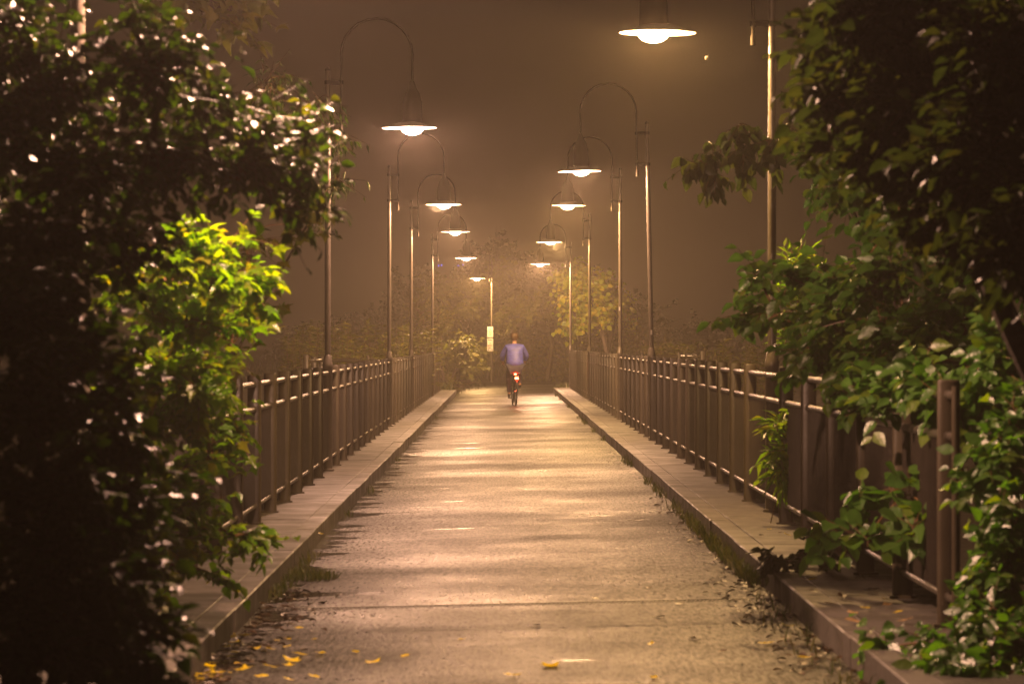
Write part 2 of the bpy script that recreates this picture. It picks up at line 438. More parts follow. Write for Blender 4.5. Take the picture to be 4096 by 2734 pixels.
def railing(side, y_start, first, step, n, lamps, label):
    zt = ZL if side < 0 else ZRT
    X = PL if side < 0 else PR
    root = empty('railing', (X, first, zt)); tag(root, label, 'railing', 'railings along both sides of the bridge')
    ys_ = [first + step * i for i in range(n) if first + step * i < Y_END - 0.1]
    keep = []
    for y in ys_:
        if all(abs(y - l) > 0.42 * K for l in lamps): keep.append(y)
    proto = None
    for y in keep:
        if proto is None:
            proto = post_mesh(1.2); c = proto
        else:
            c = proto.copy(); col.objects.link(c)
        c.parent = root; c.location = (0, y - first, 0)
    bays = sorted(keep + [l for l in lamps if y_start < l < Y_END])
    def gap(y):  # bastion opening
        return (side < 0 and 47.6 < y < 53.5) or (side > 0 and 47.9 < y < 52.5)
    y0, y1 = y_start, bays[-1]
    for nm, z, r in (('top_rail', 1.125, 0.022), ('middle_rail', 0.925, 0.022), ('bottom_rail', 0.145, 0.021)):
        m = MB(); rr = random.Random(5)
        m.tube([(0, y0 - first - 0.28, z), (0, y1 - first, z)], r, 10)
        # clamping sleeves next to each post
        for y in bays:
            for dy in (-0.045, 0.045):
                m.tube([(0, y - first + dy - 0.018, z), (0, y - first + dy + 0.018, z)], r + 0.005, 10)
        m.build(nm, M['rail'], root, smooth=True)
    # closing tube at the near end
    m = MB(); m.tube([(0.0, y0 - first - 0.30, 0.10), (0.0, y0 - first - 0.30, 1.17)], 0.021, 10); m.build('end_tube', M['post'], root, smooth=True)
    allp = [y_start - 0.28] + bays
    panels = {}
    for a, b in zip(allp[:-1], allp[1:]):
        L = round(b - a, 2)
        if L < 0.15: continue
        if L not in panels:
            m = MB(); k = max(1, int(L / 0.105))
            for i in range(1, k):
                y = L * i / k
                if y < 0.04 or L - y < 0.04: continue
                m.box(-0.013, 0.013, y - 0.004, y + 0.004, 0.163, 0.906)
            # perforated backing strip of the grille
            m.box(0.016 * side - 0.002, 0.016 * side + 0.002, 0.03, L - 0.03, 0.17, 0.90)
            panels[L] = m.build('infill_panel', M['bars']); c = panels[L]
        else:
            c = panels[L].copy(); col.objects.link(c)
        c.parent = root; c.location = (0, a - first, 0)
    return root
railing(-1, 12.6 * K, 12.75 * K, 1.35 * K, 60, LAMPS_L, 'brown grille railing with round tube rails on the left edge of the bridge')
railing(1, 11.75 * K, 11.75 * K, 1.345 * K, 60, LAMPS_R, 'brown grille railing with ivy hanging over its near end on the right edge')

# railings of the two viewing bays (seen sticking out sideways behind the main railings)
def bay_rail(side, label):
    zt = ZL if side < 0 else ZRT
    ya, yb = (47.5 * K, 53.6 * K)
    xo = side * 3.86 if side < 0 else 3.95
    X = PL if side < 0 else PR
    root = empty('bay_railing', (xo, ya, zt)); tag(root, label, 'railing', 'railings of the viewing bays')
    dx = X + side * 0.10 - xo
    for (x, y) in ((0, 0), (dx * 0.28, 0), (0, 3.2), (0, 6.4), (0, yb - ya), (dx * 0.5, yb - ya)):
        p = post_mesh(1.2 + (0.05 if (x, y) == (0, 0) else 0)); p.parent = root; p.location = (x, y, 0)
        p.rotation_euler = (0, 0, PI / 2 if y in (0, yb - ya) and x != 0 else 0)
    for nm, z in (('top_rail', 1.125), ('middle_rail', 0.925), ('bottom_rail', 0.145)):
        m = MB()
        m.tube([(dx, 0, z), (0, 0, z)], 0.022, 8); m.tube([(0, 0, z), (0, yb - ya, z)], 0.022, 8); m.tube([(0, yb - ya, z), (dx, yb - ya, z)], 0.022, 8)
        m.build(nm, M['rail'] if nm != 'top_rail' else M['post'], root, smooth=True)
    m = MB()
    k = int(abs(dx) / 0.105)
    for yy_ in (0, yb - ya):
        for i in range(1, k): x = dx * i / k; m.box(x - 0.004, x + 0.004, yy_ - 0.013, yy_ + 0.013, 0.163, 0.906)
    for i in range(1, 90): y = (yb - ya) * i / 90; m.box(-0.013, 0.013, y - 0.004, y + 0.004, 0.163, 0.906)
    m.build('infill_panel', M['bars'], root)
bay_rail(-1, 'short brown railing of the viewing bay jutting out left of the bridge')
bay_rail(1, 'short brown railing of the viewing bay jutting out right of the bridge')

# ------------------------------------------------------------------ street lamps
LAMP_H = 3.92
def make_lamp():
    """built for the left side: the arm reaches towards +x"""
    r = empty('street_lamp')
    m = MB(); m.lathe([(0.075, 0), (0.075, 0.02), (0.056, 0.025), (0.056, 1.17), (0.060, 1.18), (0.060, 1.22), (0.056, 1.23), (0.040, 1.32), (0.0355, 1.325)], 20); m.build('pole_base', M['pole'], r, True)
    m = MB(); m.tube([(0, 0, 1.32), (0, 0, 2.6), (0, 0, 3.9), (0, 0, LAMP_H + 0.66)], [0.0355, 0.034, 0.031, 0.027], 16); m.build('pole', M['pole'], r, True)
    m = MB(); m.lathe([(0.029, LAMP_H + 0.66), (0.029, LAMP_H + 0.68), (0.012, LAMP_H + 0.70)], 12); m.build('pole_cap', M['darkpaint'], r, True)
    ox = 0.155; lx = 0.97; rad = (lx - ox) / 2
    zt = LAMP_H + 0.85
    pts = [(ox, 0, LAMP_H - 0.09), (ox, 0, LAMP_H + 0.3), (ox, 0, zt)]
    for k in range(1, 13):
        a = PI - PI * k / 12; pts.append((ox + rad + rad * math.cos(a), 0, zt + rad * math.sin(a)))
    pts += [(lx, 0, LAMP_H + 0.50)]
    m = MB(); m.tube(pts, 0.0135, 12)
    m.tube([(ox, 0, LAMP_H - 0.10), (ox, 0, LAMP_H - 0.02)], 0.021, 10)
    m.build('arm', M['armpaint'], r, True)
    for z in (LAMP_H + 0.05, LAMP_H + 0.50):
        m = MB(); m.bevbox(0, ox, -0.012, 0.012, z, z + 0.05, 0.004)
        m.lathe([(0.036, z + 0.003), (0.036, z + 0.047)], 14)
        m.lathe([(0.024, z + 0.003), (0.024, z + 0.047)], 12, (ox, 0, 0)); m.build('clamp', M['darkpaint'], r, True)
    m = MB(); m.lathe([(0.115, 0.06), (0.118, 0.10), (0.112, 0.30), (0.085, 0.40), (0.045, 0.47), (0.022, 0.54)], 20, (lx, 0, LAMP_H)); m.build('lamp_housing', M['armpaint'], r, True)
    m = MB(); m.lathe([(0.315, -0.004), (0.317, 0.0), (0.22, 0.022), (0.12, 0.062), (0.119, 0.058), (0.215, 0.014), (0.313, -0.006)], 36, (lx, 0, LAMP_H), closed=False)
    m.lathe([(0.135, 0.030), (0.10, 0.055), (0.0, 0.056)], 24, (lx, 0, LAMP_H), closed=False)
    m.build('lamp_shade', M['shade'], r, True)
    m = MB(); prof = [(0.128 * math.cos(a), -0.080 * math.sin(a)) for a in [PI / 2 * k / 8 for k in range(9)]]
    prof[-1] = (0.003, prof[-1][1])
    m.lathe([(0.128, 0.018)] + prof, 24, (lx, 0, LAMP_H), closed=False); o = m.build('glass_bowl', M['bowl'], r, True)
    ld = bpy.data.lights.new('lamp_light', 'POINT'); ld.energy = LAMP_W; ld.shadow_soft_size = 0.045
    lo = bpy.data.objects.new('lamp_light', ld); col.objects.link(lo); lo.parent = r; lo.location = (lx, 0, LAMP_H - 0.012)
    return r
GOLD = (1.0, 0.56, 0.21); PINK = (1.0, 0.53, 0.34); MIDC = (1.0, 0.54, 0.285)
lamp0 = make_lamp()
specs = [ # side, y, colour, extra yaw, lean, label
 (-1, 11.4, PINK, 0, 0, 'street lamp whose slim post is half hidden behind the dark glittering shrub'),
 (-1, 27.7, PINK, 0, 0, 'pinkish white disc lamp nearest on the left side above the railing'),
 (-1, 42.8, MIDC, 0, 0, 'second disc lamp on the left railing with a cobweb under its rim'),
 (-1, 53.1, MIDC, 0, 0, 'third disc lamp along the left railing, close behind the second'),
 (-1, 69.2, MIDC, 0, 0, 'fourth disc lamp along the left railing, last one on the bridge'),
 (1, 19.8, GOLD, 0, 0, 'largest golden disc lamp at the upper right with a big spider web'),
 (1, 35.2, MIDC, 0, 1.15, 'disc lamp on the leaning post of the right railing'),
 (1, 44.4, GOLD, 0, 0, 'yellow disc lamp just behind the leaning post on the right'),
 (1, 60.0, GOLD, 0, 0, 'small disc lamp on the right railing beside the bright green tree'),
 (1, 76.6, MIDC, 0, 0, 'smallest disc lamp on the right, at the far end of the railing'),
 (0, 92.0, GOLD, 180, 0, 'street lamp beyond the bridge carrying two small white notice plates'),
]
for i, (sd, y, c, yaw, lean, lab) in enumerate(specs):
    L = lamp0 if i == 0 else copy_tree(lamp0)
    y19 = y == 19.8; sy = y; y = y * K
    if sd: L.location = (PL if sd < 0 else PR, y, ZL if sd < 0 else ZRT)
    else: L.location = (-0.40, y, 0.12)
    rz = 0 if sd < 0 else PI
    L.rotation_euler = (0, 0, rz + R(rng.uniform(-3, 3)))
    if lean: L.rotation_euler = (0, R(lean), PI); L.location.x += 0.03
    if sd == 0:
        L.rotation_euler = (0, 0, PI + R(55))
    if y19: L.location.x += 0.04
    tag(L, lab, 'street lamp', 'street lamps along the bridge')
    for ch in L.children:
        if ch.type == 'LIGHT':
            ch.data = ch.data.copy(); ch.data.color = c; ch.data.energy = LAMP_W * {11.4: 1.6, 76.6: 2.8, 92.0: 1.7, 19.8: 0.85}.get(sy, 1.0)
        if ch.name.startswith('glass_bowl'): ch.color = (c[0], c[1] * 1.15, c[2] * 1.4, 1)
        if ch.name.startswith('lamp_shade'): ch.rotation_euler = (0, R(rng.uniform(-0.6, 0.6)), 0)
    if sd == 0: lampfar = L

# reflector dots on two right-hand posts
for (px, py, y) in ((1421, 708, 44.4), (1494, 762, 35.2)):
    p = at(px, py, y); m = MB(); m.box(-0.012, 0.012, -0.003, 0.003, -0.035, 0.035)
    o = m.build('reflector', M['reflector']); o.location = (p.x, p.y - 0.040, p.z)
    tag(o, 'small white reflector on the straight right hand lamp post' if y > 40 else 'small white reflector on the leaning lamp post', 'reflector')

# notice plates on the far lamp
def plate(zc, h, w, parts, label):
    e = empty('notice_sign', (-0.455, 92 * K - 0.07, zc)); tag(e, label, 'sign', 'notice plates on the far lamp post')
    m = MB(); m.bevbox(-w / 2, w / 2, -h / 2, h / 2, -0.004, 0.004, 0.004); b = m.build('panel', M['signwhite'], e); b.rotation_euler = (PI / 2, 0, 0)
    for nm, mat, boxes in parts:
        m = MB()
        for x0, x1, z0, z1 in boxes: m.box(x0 * w, x1 * w, -0.0075, -0.0055, z0 * h, z1 * h)
        m.build(nm, mat, e)
    m = MB(); m.tube([(0.05, 0.0, 0), (0.05, 0.03, 0)], 0.02, 8); m.build('bracket', M['steel'], e)
plate(2.03, 0.40, 0.225, [('pictogram', M['inkorange'], [(-.03, .03, .16, .3), (-.12, .12, .20, .23), (-.2, .2, -.01, .03), (-.2, -.14, .03, .12), (.14, .2, .03, .12),
     (-.16, -.10, -.16, -.08), (.10, .16, -.16, -.08), (-.06, .06, -.14, -.10), (-.22, -.14, -.24, -.19), (.12, .22, -.24, -.19), (-.08, 0, -.32, -.25), (.04, .1, -.3, -.26)])],
     'upper small white plate with an ochre pictogram on the far lamp post')
plate(1.545, 0.49, 0.225, [('lettering', M['inkred'], [(-.36, .26, .35, .40), (-.36, -.30, .33, .43), (-.40, .30, -.09, -.04), (-.38, -.2, -.11, -.03), (-.38, .14, -.26, -.21), (-.34, -.26, -.28, -.20)]),
     ('pictogram', M['inkorange'], [(-.03, .04, .08, .16), (-.14, -.06, 0, .06), (.08, .16, 0, .06), (-.02, .03, .0, .03)]),
     ('arrows', M['inkblue'], [(-.40, -.16, -.40, -.365), (-.36, -.30, -.43, -.34), (.16, .40, -.40, -.365), (.30, .36, -.43, -.34)])],
     'lower small white plate with dark lines of text and two blue arrows')

# ------------------------------------------------------------------ foliage
def leaf_templates():
    T = {}
    T['ovate'] = (np.array([(0, 0, 0), (-.22, .18, .05), (-.32, .42, .08), (-.20, .72, .03), (0, 1, -.10), (.20, .72, .03), (.32, .42, .08), (.22, .18, .05), (0, .4, -.01)]),
                  [(0, 8, 2, 1), (8, 4, 3, 2), (0, 7, 6, 8), (8, 6, 5, 4)])
    T['narrow'] = (np.array([(0, 0, 0), (-.13, .4, .03), (0, 1, -.12), (.13, .4, .03)]), [(0, 2, 1), (0, 3, 2)])
    c = (0, .30, -.02)
    out = [(0, 0, 0), (-.34, .02, -.04), (-.26, .20, .03), (-.58, .40, -.06), (-.28, .48, .04), (-.16, .66, .03), (0, 1.0, -.12), (.16, .66, .03), (.28, .48, .04), (.58, .40, -.06), (.26, .20, .03), (.34, .02, -.04)]
    T['maple'] = (np.array([c] + out), [(0, 1 + (k + 1) % 12, 1 + k) for k in range(12)])
    T['round'] = (np.array([(0, 0, 0), (-.34, .18, .06), (-.40, .52, .06), (-.16, .86, 0), (.0, 1, -.06), (.16, .86, 0), (.40, .52, .06), (.34, .18, .06), (0, .45, 0)]),
                  [(0, 8, 2, 1), (8, 4, 3, 2), (0, 7, 6, 8), (8, 6, 5, 4)])
    T['far'] = (np.array([(0, 0, 0), (-.42, .45, .1), (0, 1, -.1), (.42, .45, .1)]), [(0, 2, 1), (0, 3, 2)])
    return T
TPL = leaf_templates()
def leaves_mesh(name, pos, dirs, size, kind, mat, parent, rs, flat=0.75, up=None):
    n = len(pos)
    pos = np.asarray(pos, float); d = np.asarray(dirs, float)
    d /= np.linalg.norm(d, axis=1)[:, None] + 1e-9
    nrm = rs.normal(0, 0.45 / flat * 0.75, (n, 3)); nrm[:, 2] += 1.0
    if up is not None: nrm += np.asarray(up)
    nrm -= d * (nrm * d).sum(1)[:, None]; nrm /= np.linalg.norm(nrm, axis=1)[:, None] + 1e-9
    sd = np.cross(d, nrm)
    tv, tf = TPL[kind]
    sz = size * rs.uniform(0.55, 1.25, n)
    V = pos[:, None, :] + sz[:, None, None] * (tv[None, :, 0, None] * sd[:, None, :] + tv[None, :, 1, None] * d[:, None, :] + tv[None, :, 2, None] * nrm[:, None, :] * rs.uniform(0.4, 2.2, n)[:, None, None])
    k = len(tv)
    ff = np.concatenate([np.array(f) for f in tf]); lt = [len(f) for f in tf]
    flatidx = (ff[None, :] + (np.arange(n) * k)[:, None]).ravel()
    return raw_mesh(name, V.reshape(-1, 3), flatidx, np.tile(lt, n), mat, parent)

def curve_pts(a, b, sag, n, r_, wob=0.08):
    a, b = Vector(a), Vector(b); L = (b - a).length
    off = Vector([r_.uniform(-1, 1) for _ in range(3)]) * wob * L
    return [a.lerp(b, t) + off * math.sin(PI * t) + Vector((0, 0, sag * L * math.sin(PI * t * 0.9))) for t in [i / n for i in range(n + 1)]]

def shrub(name, label, cat, root, clusters, kind, size, mat, seed, group=None, twigs=14, side=4, per=5, twl=0.22, wood='bark', r0=0.03, droop=0.25, sag=0.12, leafname='leaves', upb=None, flat=0.75, thin=None, rysc=1.0):
    """clusters: (px, py, distance, radius_x_px, radius_z_px[, depth radius m]) as seen from the eye point, turned into real places and sizes"""
    r_ = random.Random(seed); rs = np.random.RandomState(seed)
    root = Vector(root); root.y *= K
    if group is None: size *= 1.4; twl *= 1.4
    e = empty(name, root); tag(e, label, cat, group)
    cs = []
    for c in clusters:
        px, py, d, rx, rz_ = c[:5]
        ry = c[5] if len(c) > 5 else max(rx, rz_) / F * d * K * 1.1 * rysc
        cs.append((at(px, py, d) - root, Vector((rx / F * d * K, ry, rz_ / F * d * K)), (rx * rz_) ** .5))
    order = sorted(range(len(cs)), key=lambda i: cs[i][0].length)
    wd = MB(); nodes = [(Vector((0, 0, 0)), 0)]
    for i in order:
        c, rad, wgt = cs[i]
        # hang the cluster on the nearest node that lies nearer the root
        best = min(nodes, key=lambda q: (q[0] - c).length + 0.3 * q[0].length)
        p = curve_pts(best[0], c, sag, 7, r_)
        ra = r0 * (0.8 ** best[1]); rb = ra * 0.6
        wd.tube(p, [ra + (rb - ra) * k / 7 for k in range(8)], 6)
        nodes.append((c, best[1] + 1))
        for q in (3, 5): nodes.append((p[q], best[1] + 1))
    tw = MB(); P = []; D = []
    for c, rad, wgt in cs:
        nt = max(3, int(twigs * (wgt / 100.0) ** 1.6)) if thin is None else thin
        outd = c.normalized()
        for _ in range(nt):
            v = Vector((r_.gauss(0, 1), r_.gauss(0, 1), r_.gauss(0, 1))).normalized()
            v = (v + outd * 0.35).normalized()
            tip = c + Vector((v.x * rad.x, v.y * rad.y, v.z * rad.z)) * r_.uniform(0.55, 1.12)
            st = c + Vector((r_.uniform(-.3, .3) * rad.x, r_.uniform(-.3, .3) * rad.y, r_.uniform(-.3, .3) * rad.z))
            pts = curve_pts(st, tip, 0.10, 4, r_, 0.1)
            tw.tube(pts, [0.0045 * twl / .22, 0.004 * twl / .22, 0.0032 * twl / .22, 0.0024 * twl / .22, 0.0014 * twl / .22], 4, False)
            L = (tip - st).length
            for k in range(side):
                t = (k + r_.uniform(0.2, 1)) / side
                a = pts[0].lerp(pts[-1], t) if False else pts[min(4, int(t * 4))]
                dv = ((tip - st).normalized() + Vector((r_.gauss(0, .8), r_.gauss(0, .8), r_.gauss(-droop, .5)))).normalized()
                l = twl * r_.uniform(0.5, 1.2)
                b = a + dv * l
                tw.tube([a, a.lerp(b, .5) + Vector((0, 0, 0.02 * l)), b], [0.0024 * twl / .22, 0.002 * twl / .22, 0.001 * twl / .22], 3, False)
                for j in range(per):
                    q = (j + r_.uniform(0, 1)) / per
                    sgn = 1 if j % 2 else -1
                    perp = dv.cross(Vector((0, 0, 1))); perp = perp.normalized() if perp.length > .05 else Vector((1, 0, 0))
                    ld = dv * 0.55 + perp * sgn * 0.75 + Vector((r_.gauss(0, .25), r_.gauss(0, .25), r_.gauss(-droop * 1.3, .28)))
                    P.append(tuple(a.lerp(b, q))); D.append(tuple(ld))
    trunk = wd.build('branches', M[wood], e, True)
    if tw.v: tw.build('twig_sprays', M['twig'], e)
    if P: leaves_mesh(leafname, P, D, size, kind, M[mat], e, rs, flat, upb)
    return e

# --- the left foreground mass
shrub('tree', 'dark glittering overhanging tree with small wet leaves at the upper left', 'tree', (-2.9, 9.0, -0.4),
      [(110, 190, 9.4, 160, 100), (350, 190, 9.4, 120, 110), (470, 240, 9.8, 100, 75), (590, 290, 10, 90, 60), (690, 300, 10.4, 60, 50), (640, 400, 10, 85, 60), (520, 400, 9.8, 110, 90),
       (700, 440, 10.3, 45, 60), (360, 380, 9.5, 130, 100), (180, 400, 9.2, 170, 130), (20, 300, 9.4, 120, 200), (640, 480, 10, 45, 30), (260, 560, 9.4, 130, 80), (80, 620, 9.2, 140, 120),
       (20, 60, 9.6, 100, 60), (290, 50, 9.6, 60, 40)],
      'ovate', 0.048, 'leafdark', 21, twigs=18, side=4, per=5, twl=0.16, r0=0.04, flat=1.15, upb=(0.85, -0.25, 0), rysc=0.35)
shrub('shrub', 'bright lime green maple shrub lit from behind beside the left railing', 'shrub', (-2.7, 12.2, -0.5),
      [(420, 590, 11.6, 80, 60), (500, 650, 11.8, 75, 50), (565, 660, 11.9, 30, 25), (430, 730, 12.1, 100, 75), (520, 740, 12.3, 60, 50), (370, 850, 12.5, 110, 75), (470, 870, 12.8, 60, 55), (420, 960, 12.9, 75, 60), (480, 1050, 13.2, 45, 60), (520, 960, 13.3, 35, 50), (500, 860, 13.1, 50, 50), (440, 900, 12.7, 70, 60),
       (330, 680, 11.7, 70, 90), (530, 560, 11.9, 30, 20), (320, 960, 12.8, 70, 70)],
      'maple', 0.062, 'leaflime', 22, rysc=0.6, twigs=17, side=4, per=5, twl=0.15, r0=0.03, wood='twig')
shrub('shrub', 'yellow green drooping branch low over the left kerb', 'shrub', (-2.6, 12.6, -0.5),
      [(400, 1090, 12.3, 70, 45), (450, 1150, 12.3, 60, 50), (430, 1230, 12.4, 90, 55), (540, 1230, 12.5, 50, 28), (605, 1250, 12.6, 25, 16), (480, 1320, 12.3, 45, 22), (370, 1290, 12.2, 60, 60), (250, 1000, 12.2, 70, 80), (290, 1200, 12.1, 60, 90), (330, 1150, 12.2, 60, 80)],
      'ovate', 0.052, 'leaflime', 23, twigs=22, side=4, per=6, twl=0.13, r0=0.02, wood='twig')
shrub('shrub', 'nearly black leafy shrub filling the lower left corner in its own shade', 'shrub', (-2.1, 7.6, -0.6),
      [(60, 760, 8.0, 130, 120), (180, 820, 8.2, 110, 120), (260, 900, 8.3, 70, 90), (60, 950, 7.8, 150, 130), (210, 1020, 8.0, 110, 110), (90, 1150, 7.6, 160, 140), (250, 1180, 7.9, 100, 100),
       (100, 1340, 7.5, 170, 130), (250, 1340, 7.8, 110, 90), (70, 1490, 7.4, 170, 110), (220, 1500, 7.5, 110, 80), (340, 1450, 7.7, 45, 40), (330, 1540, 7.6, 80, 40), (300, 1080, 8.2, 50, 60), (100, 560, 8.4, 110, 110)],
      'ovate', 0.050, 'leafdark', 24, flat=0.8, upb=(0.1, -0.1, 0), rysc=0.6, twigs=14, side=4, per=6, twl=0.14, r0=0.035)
shrub('shrub', 'faded olive maple twigs hanging behind the bright shrub beside the left railing', 'shrub', (-3.1, 15.0, -0.8),
      [(560, 700, 14.6, 40, 90), (580, 620, 14.8, 25, 40), (560, 560, 15, 60, 25), (530, 800, 14.5, 30, 40), (660, 520, 15, 50, 20)],
      'maple', 0.07, 'leafolive', 25, twigs=16, side=3, per=3, twl=0.16, r0=0.012, wood='twig')
shrub('tree', 'thin fog-faded twigs hanging in front of the left lamp post', 'tree', (-3.6, 20.5, -0.8),
      [(770, 330, 19.5, 30, 60), (775, 420, 19.5, 20, 60), (720, 250, 19.6, 60, 40), (600, 200, 19.8, 80, 60), (740, 500, 19.5, 12, 30)],
      'narrow', 0.06, 'leafdark', 26, twigs=34, side=3, per=4, twl=0.2, r0=0.015, droop=0.8)
shrub('tree', 'pale maple leaves hanging into the top of the view, faded by fog', 'tree', (-4.6, 18, -0.8),
      [(470, -30, 16.4, 80, 55), (560, 10, 16.5, 60, 45), (520, 40, 16.4, 30, 45), (420, 0, 16.2, 60, 40), (500, -150, 16.4, 150, 90), (770, -150, 11.8, 75, 22, .7), (770, -150, 12.3, 80, 22, .7), (775, -150, 12.8, 85, 22, .7)],  # final clusters added out of view to shade the path from the near lamp
      'maple', 0.12, 'leafolive', 27, twigs=16, side=3, per=3, twl=0.2, r0=0.03)

# --- the right foreground mass
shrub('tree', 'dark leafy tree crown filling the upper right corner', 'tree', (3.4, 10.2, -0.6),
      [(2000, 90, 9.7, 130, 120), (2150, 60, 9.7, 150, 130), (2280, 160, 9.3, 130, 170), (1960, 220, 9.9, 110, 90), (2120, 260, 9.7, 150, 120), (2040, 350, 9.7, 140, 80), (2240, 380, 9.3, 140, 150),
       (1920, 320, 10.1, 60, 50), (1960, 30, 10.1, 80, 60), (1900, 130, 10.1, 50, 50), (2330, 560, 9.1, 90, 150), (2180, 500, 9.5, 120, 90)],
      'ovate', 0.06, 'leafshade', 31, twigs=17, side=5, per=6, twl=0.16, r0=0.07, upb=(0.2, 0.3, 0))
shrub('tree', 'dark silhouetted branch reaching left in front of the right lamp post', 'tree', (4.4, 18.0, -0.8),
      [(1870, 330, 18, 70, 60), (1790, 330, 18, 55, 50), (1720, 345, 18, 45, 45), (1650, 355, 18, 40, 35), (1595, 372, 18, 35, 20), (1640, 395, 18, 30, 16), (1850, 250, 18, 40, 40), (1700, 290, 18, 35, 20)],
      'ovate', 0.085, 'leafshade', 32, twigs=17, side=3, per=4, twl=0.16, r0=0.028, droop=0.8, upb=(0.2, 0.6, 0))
shrub('shrub', 'broad mid green leafy bush leaning over the right railing', 'shrub', (3.6, 14.5, -0.5),
      [(1950, 660, 14.5, 90, 50), (2060, 640, 14.3, 110, 70), (1850, 640, 14.8, 60, 40), (1740, 635, 15.1, 35, 22), (1780, 730, 15.1, 70, 22), (1690, 730, 15.3, 30, 22), (1930, 740, 14.6, 110, 55), (2080, 760, 14.3, 130, 80),
       (2230, 700, 14.1, 120, 120), (1860, 820, 14.9, 60, 40), (1990, 850, 14.5, 110, 55), (2130, 880, 14.2, 120, 70), (2010, 930, 14.4, 80, 30), (2280, 880, 13.9, 90, 120), (2090, 970, 14.3, 50, 40), (2110, 1060, 14.2, 35, 50),
       (2120, 890, 12.3, 70, 40), (2040, 915, 12.8, 60, 35), (2200, 930, 12.1, 50, 50), (2270, 830, 12.1, 60, 60),
       (2060, 520, 14.7, 90, 50), (2180, 560, 14.3, 100, 70), (1960, 440, 15.1, 90, 45), (2090, 420, 14.9, 90, 50), (1890, 390, 15.3, 60, 35)],
      'ovate', 0.070, 'leafmid', 33, twigs=22, side=4, per=6, twl=0.17, r0=0.035, wood='twig', flat=0.7, upb=(-0.4, -0.8, 0))
shrub('shrub', 'small yellow-green privet twigs behind the right lamp post', 'shrub', (3.0, 19.8, -0.8),
      [(1840, 700, 19.9, 45, 60), (1830, 620, 20, 35, 30), (1900, 750, 20, 50, 50), (1870, 820, 20, 40, 40), (1950, 690, 20, 50, 70), (1810, 760, 20, 25, 30)],
      'narrow', 0.075, 'leaflime', 34, twigs=40, side=4, per=6, twl=0.16, r0=0.014, wood='twig', droop=-0.3)
shrub('shrub', 'wet ivy and bramble mass covering the ground at the lower right', 'shrub', (2.7, 10.2, -0.4),
      [(2290, 1080, 11.0, 60, 90), (2320, 1230, 10.8, 75, 110), (2290, 1330, 10.8, 70, 80), (2265, 1400, 10.9, 30, 60), (2300, 1450, 10.5, 90, 80), (2180, 1500, 10.6, 110, 45), (2060, 1490, 10.9, 60, 28), (2150, 1560, 10.3, 110, 40),
       (2290, 1560, 10.1, 120, 60), (2320, 980, 11.2, 60, 90)],
      'ovate', 0.058, 'leafmid', 35, twigs=24, side=4, per=6, twl=0.13, r0=0.015, wood='twig', flat=0.7, upb=(-0.35, -0.6, 0))
shrub('shrub', 'spray of bramble leaves poking through the near right railing', 'shrub', (2.5, 12.9, 0.0),
      [(1960, 1150, 12.9, 60, 25), (2040, 1120, 12.9, 50, 25), (2090, 1140, 12.6, 35, 50), (1990, 1230, 12.8, 50, 40), (2100, 1220, 12.4, 40, 25), (1920, 1215, 13.2, 30, 20)],
      'round', 0.085, 'leafmid', 36, twigs=11, side=3, per=3, twl=0.13, r0=0.008, wood='twig', upb=(0, -0.4, 0))
shrub('sapling', 'upright sprig of feathery leaflets growing through the right railing', 'sapling', (2.06, 18.6, 0.15),
      [(1782, 985, 18.3, 14, 26), (1786, 1040, 18.3, 18, 30), (1790, 1085, 18.3, 16, 24), (1780, 1060, 18.3, 20, 20)],
      'narrow', 0.10, 'leaflime', 37, thin=4, side=3, per=6, twl=0.11, r0=0.004, wood='twig')
shrub('plant', 'fallen dark bramble shoot lying across the right pavement', 'plant', (2.1, 14.0, 0.2),
      [(1810, 1285, 14.6, 40, 10, .12), (1880, 1282, 14.5, 40, 10, .15), (1770, 1278, 14.6, 25, 8, .1), (1850, 1270, 14.9, 40, 8, .2)],
      'ovate', 0.07, 'leafshade', 38, thin=5, side=2, per=3, twl=0.09, r0=0.004, sag=0.0, wood='bark')

# --- beyond the bridge
def fartree(name, label, cat, root, cl, mat, seed, size=0.16, kind='maple', tw=60, group='trees and bushes beyond the bridge', per=5, **k):
    return shrub(name, label, cat, root, cl, kind, size, mat, seed, group, twigs=tw, side=4, per=per, twl=0.5, r0=0.10, flat=0.45, upb=(-0.1, -0.9, 0), **k)
fartree('linden_tree', 'brightly lit yellow-green linden beside the last right lamp', 'tree', (3.8, 80, 0),
        [(1300, 640, 80, 40, 28), (1350, 660, 80, 50, 40), (1310, 690, 80, 50, 30), (1370, 720, 80, 60, 40), (1320, 740, 80, 55, 30), (1390, 680, 81, 50, 60), (1420, 730, 81.5, 50, 60), (1340, 620, 81, 40, 20)], 'leafautumn', 41, 0.17, 'round', 80, droop=0.4)
fartree('maple_tree', 'maple bough arching over the far path behind the cyclist', 'tree', (1.8, 96, 0.2),
        [(1240, 690, 95, 45, 22), (1190, 705, 95, 45, 22), (1150, 730, 94.5, 40, 22), (1220, 720, 94.5, 50, 25), (1270, 720, 95, 40, 30), (1270, 660, 96, 40, 25), (1170, 760, 94.5, 35, 20), (1300, 650, 97, 60, 50)], 'leafolive', 42, 0.20, 'maple', 70)
fartree('maple_shrub', 'yellow-tinged maple shrub just left of the sign post', 'shrub', (-3.0, 93, 0),
        [(1060, 790, 91, 35, 28), (1090, 815, 92.5, 32, 28), (1035, 830, 91, 35, 40), (1070, 850, 92, 45, 35), (1105, 815, 93.5, 15, 14), (1020, 870, 91, 35, 30)], 'leafolive', 43, 0.20, 'maple', 85)
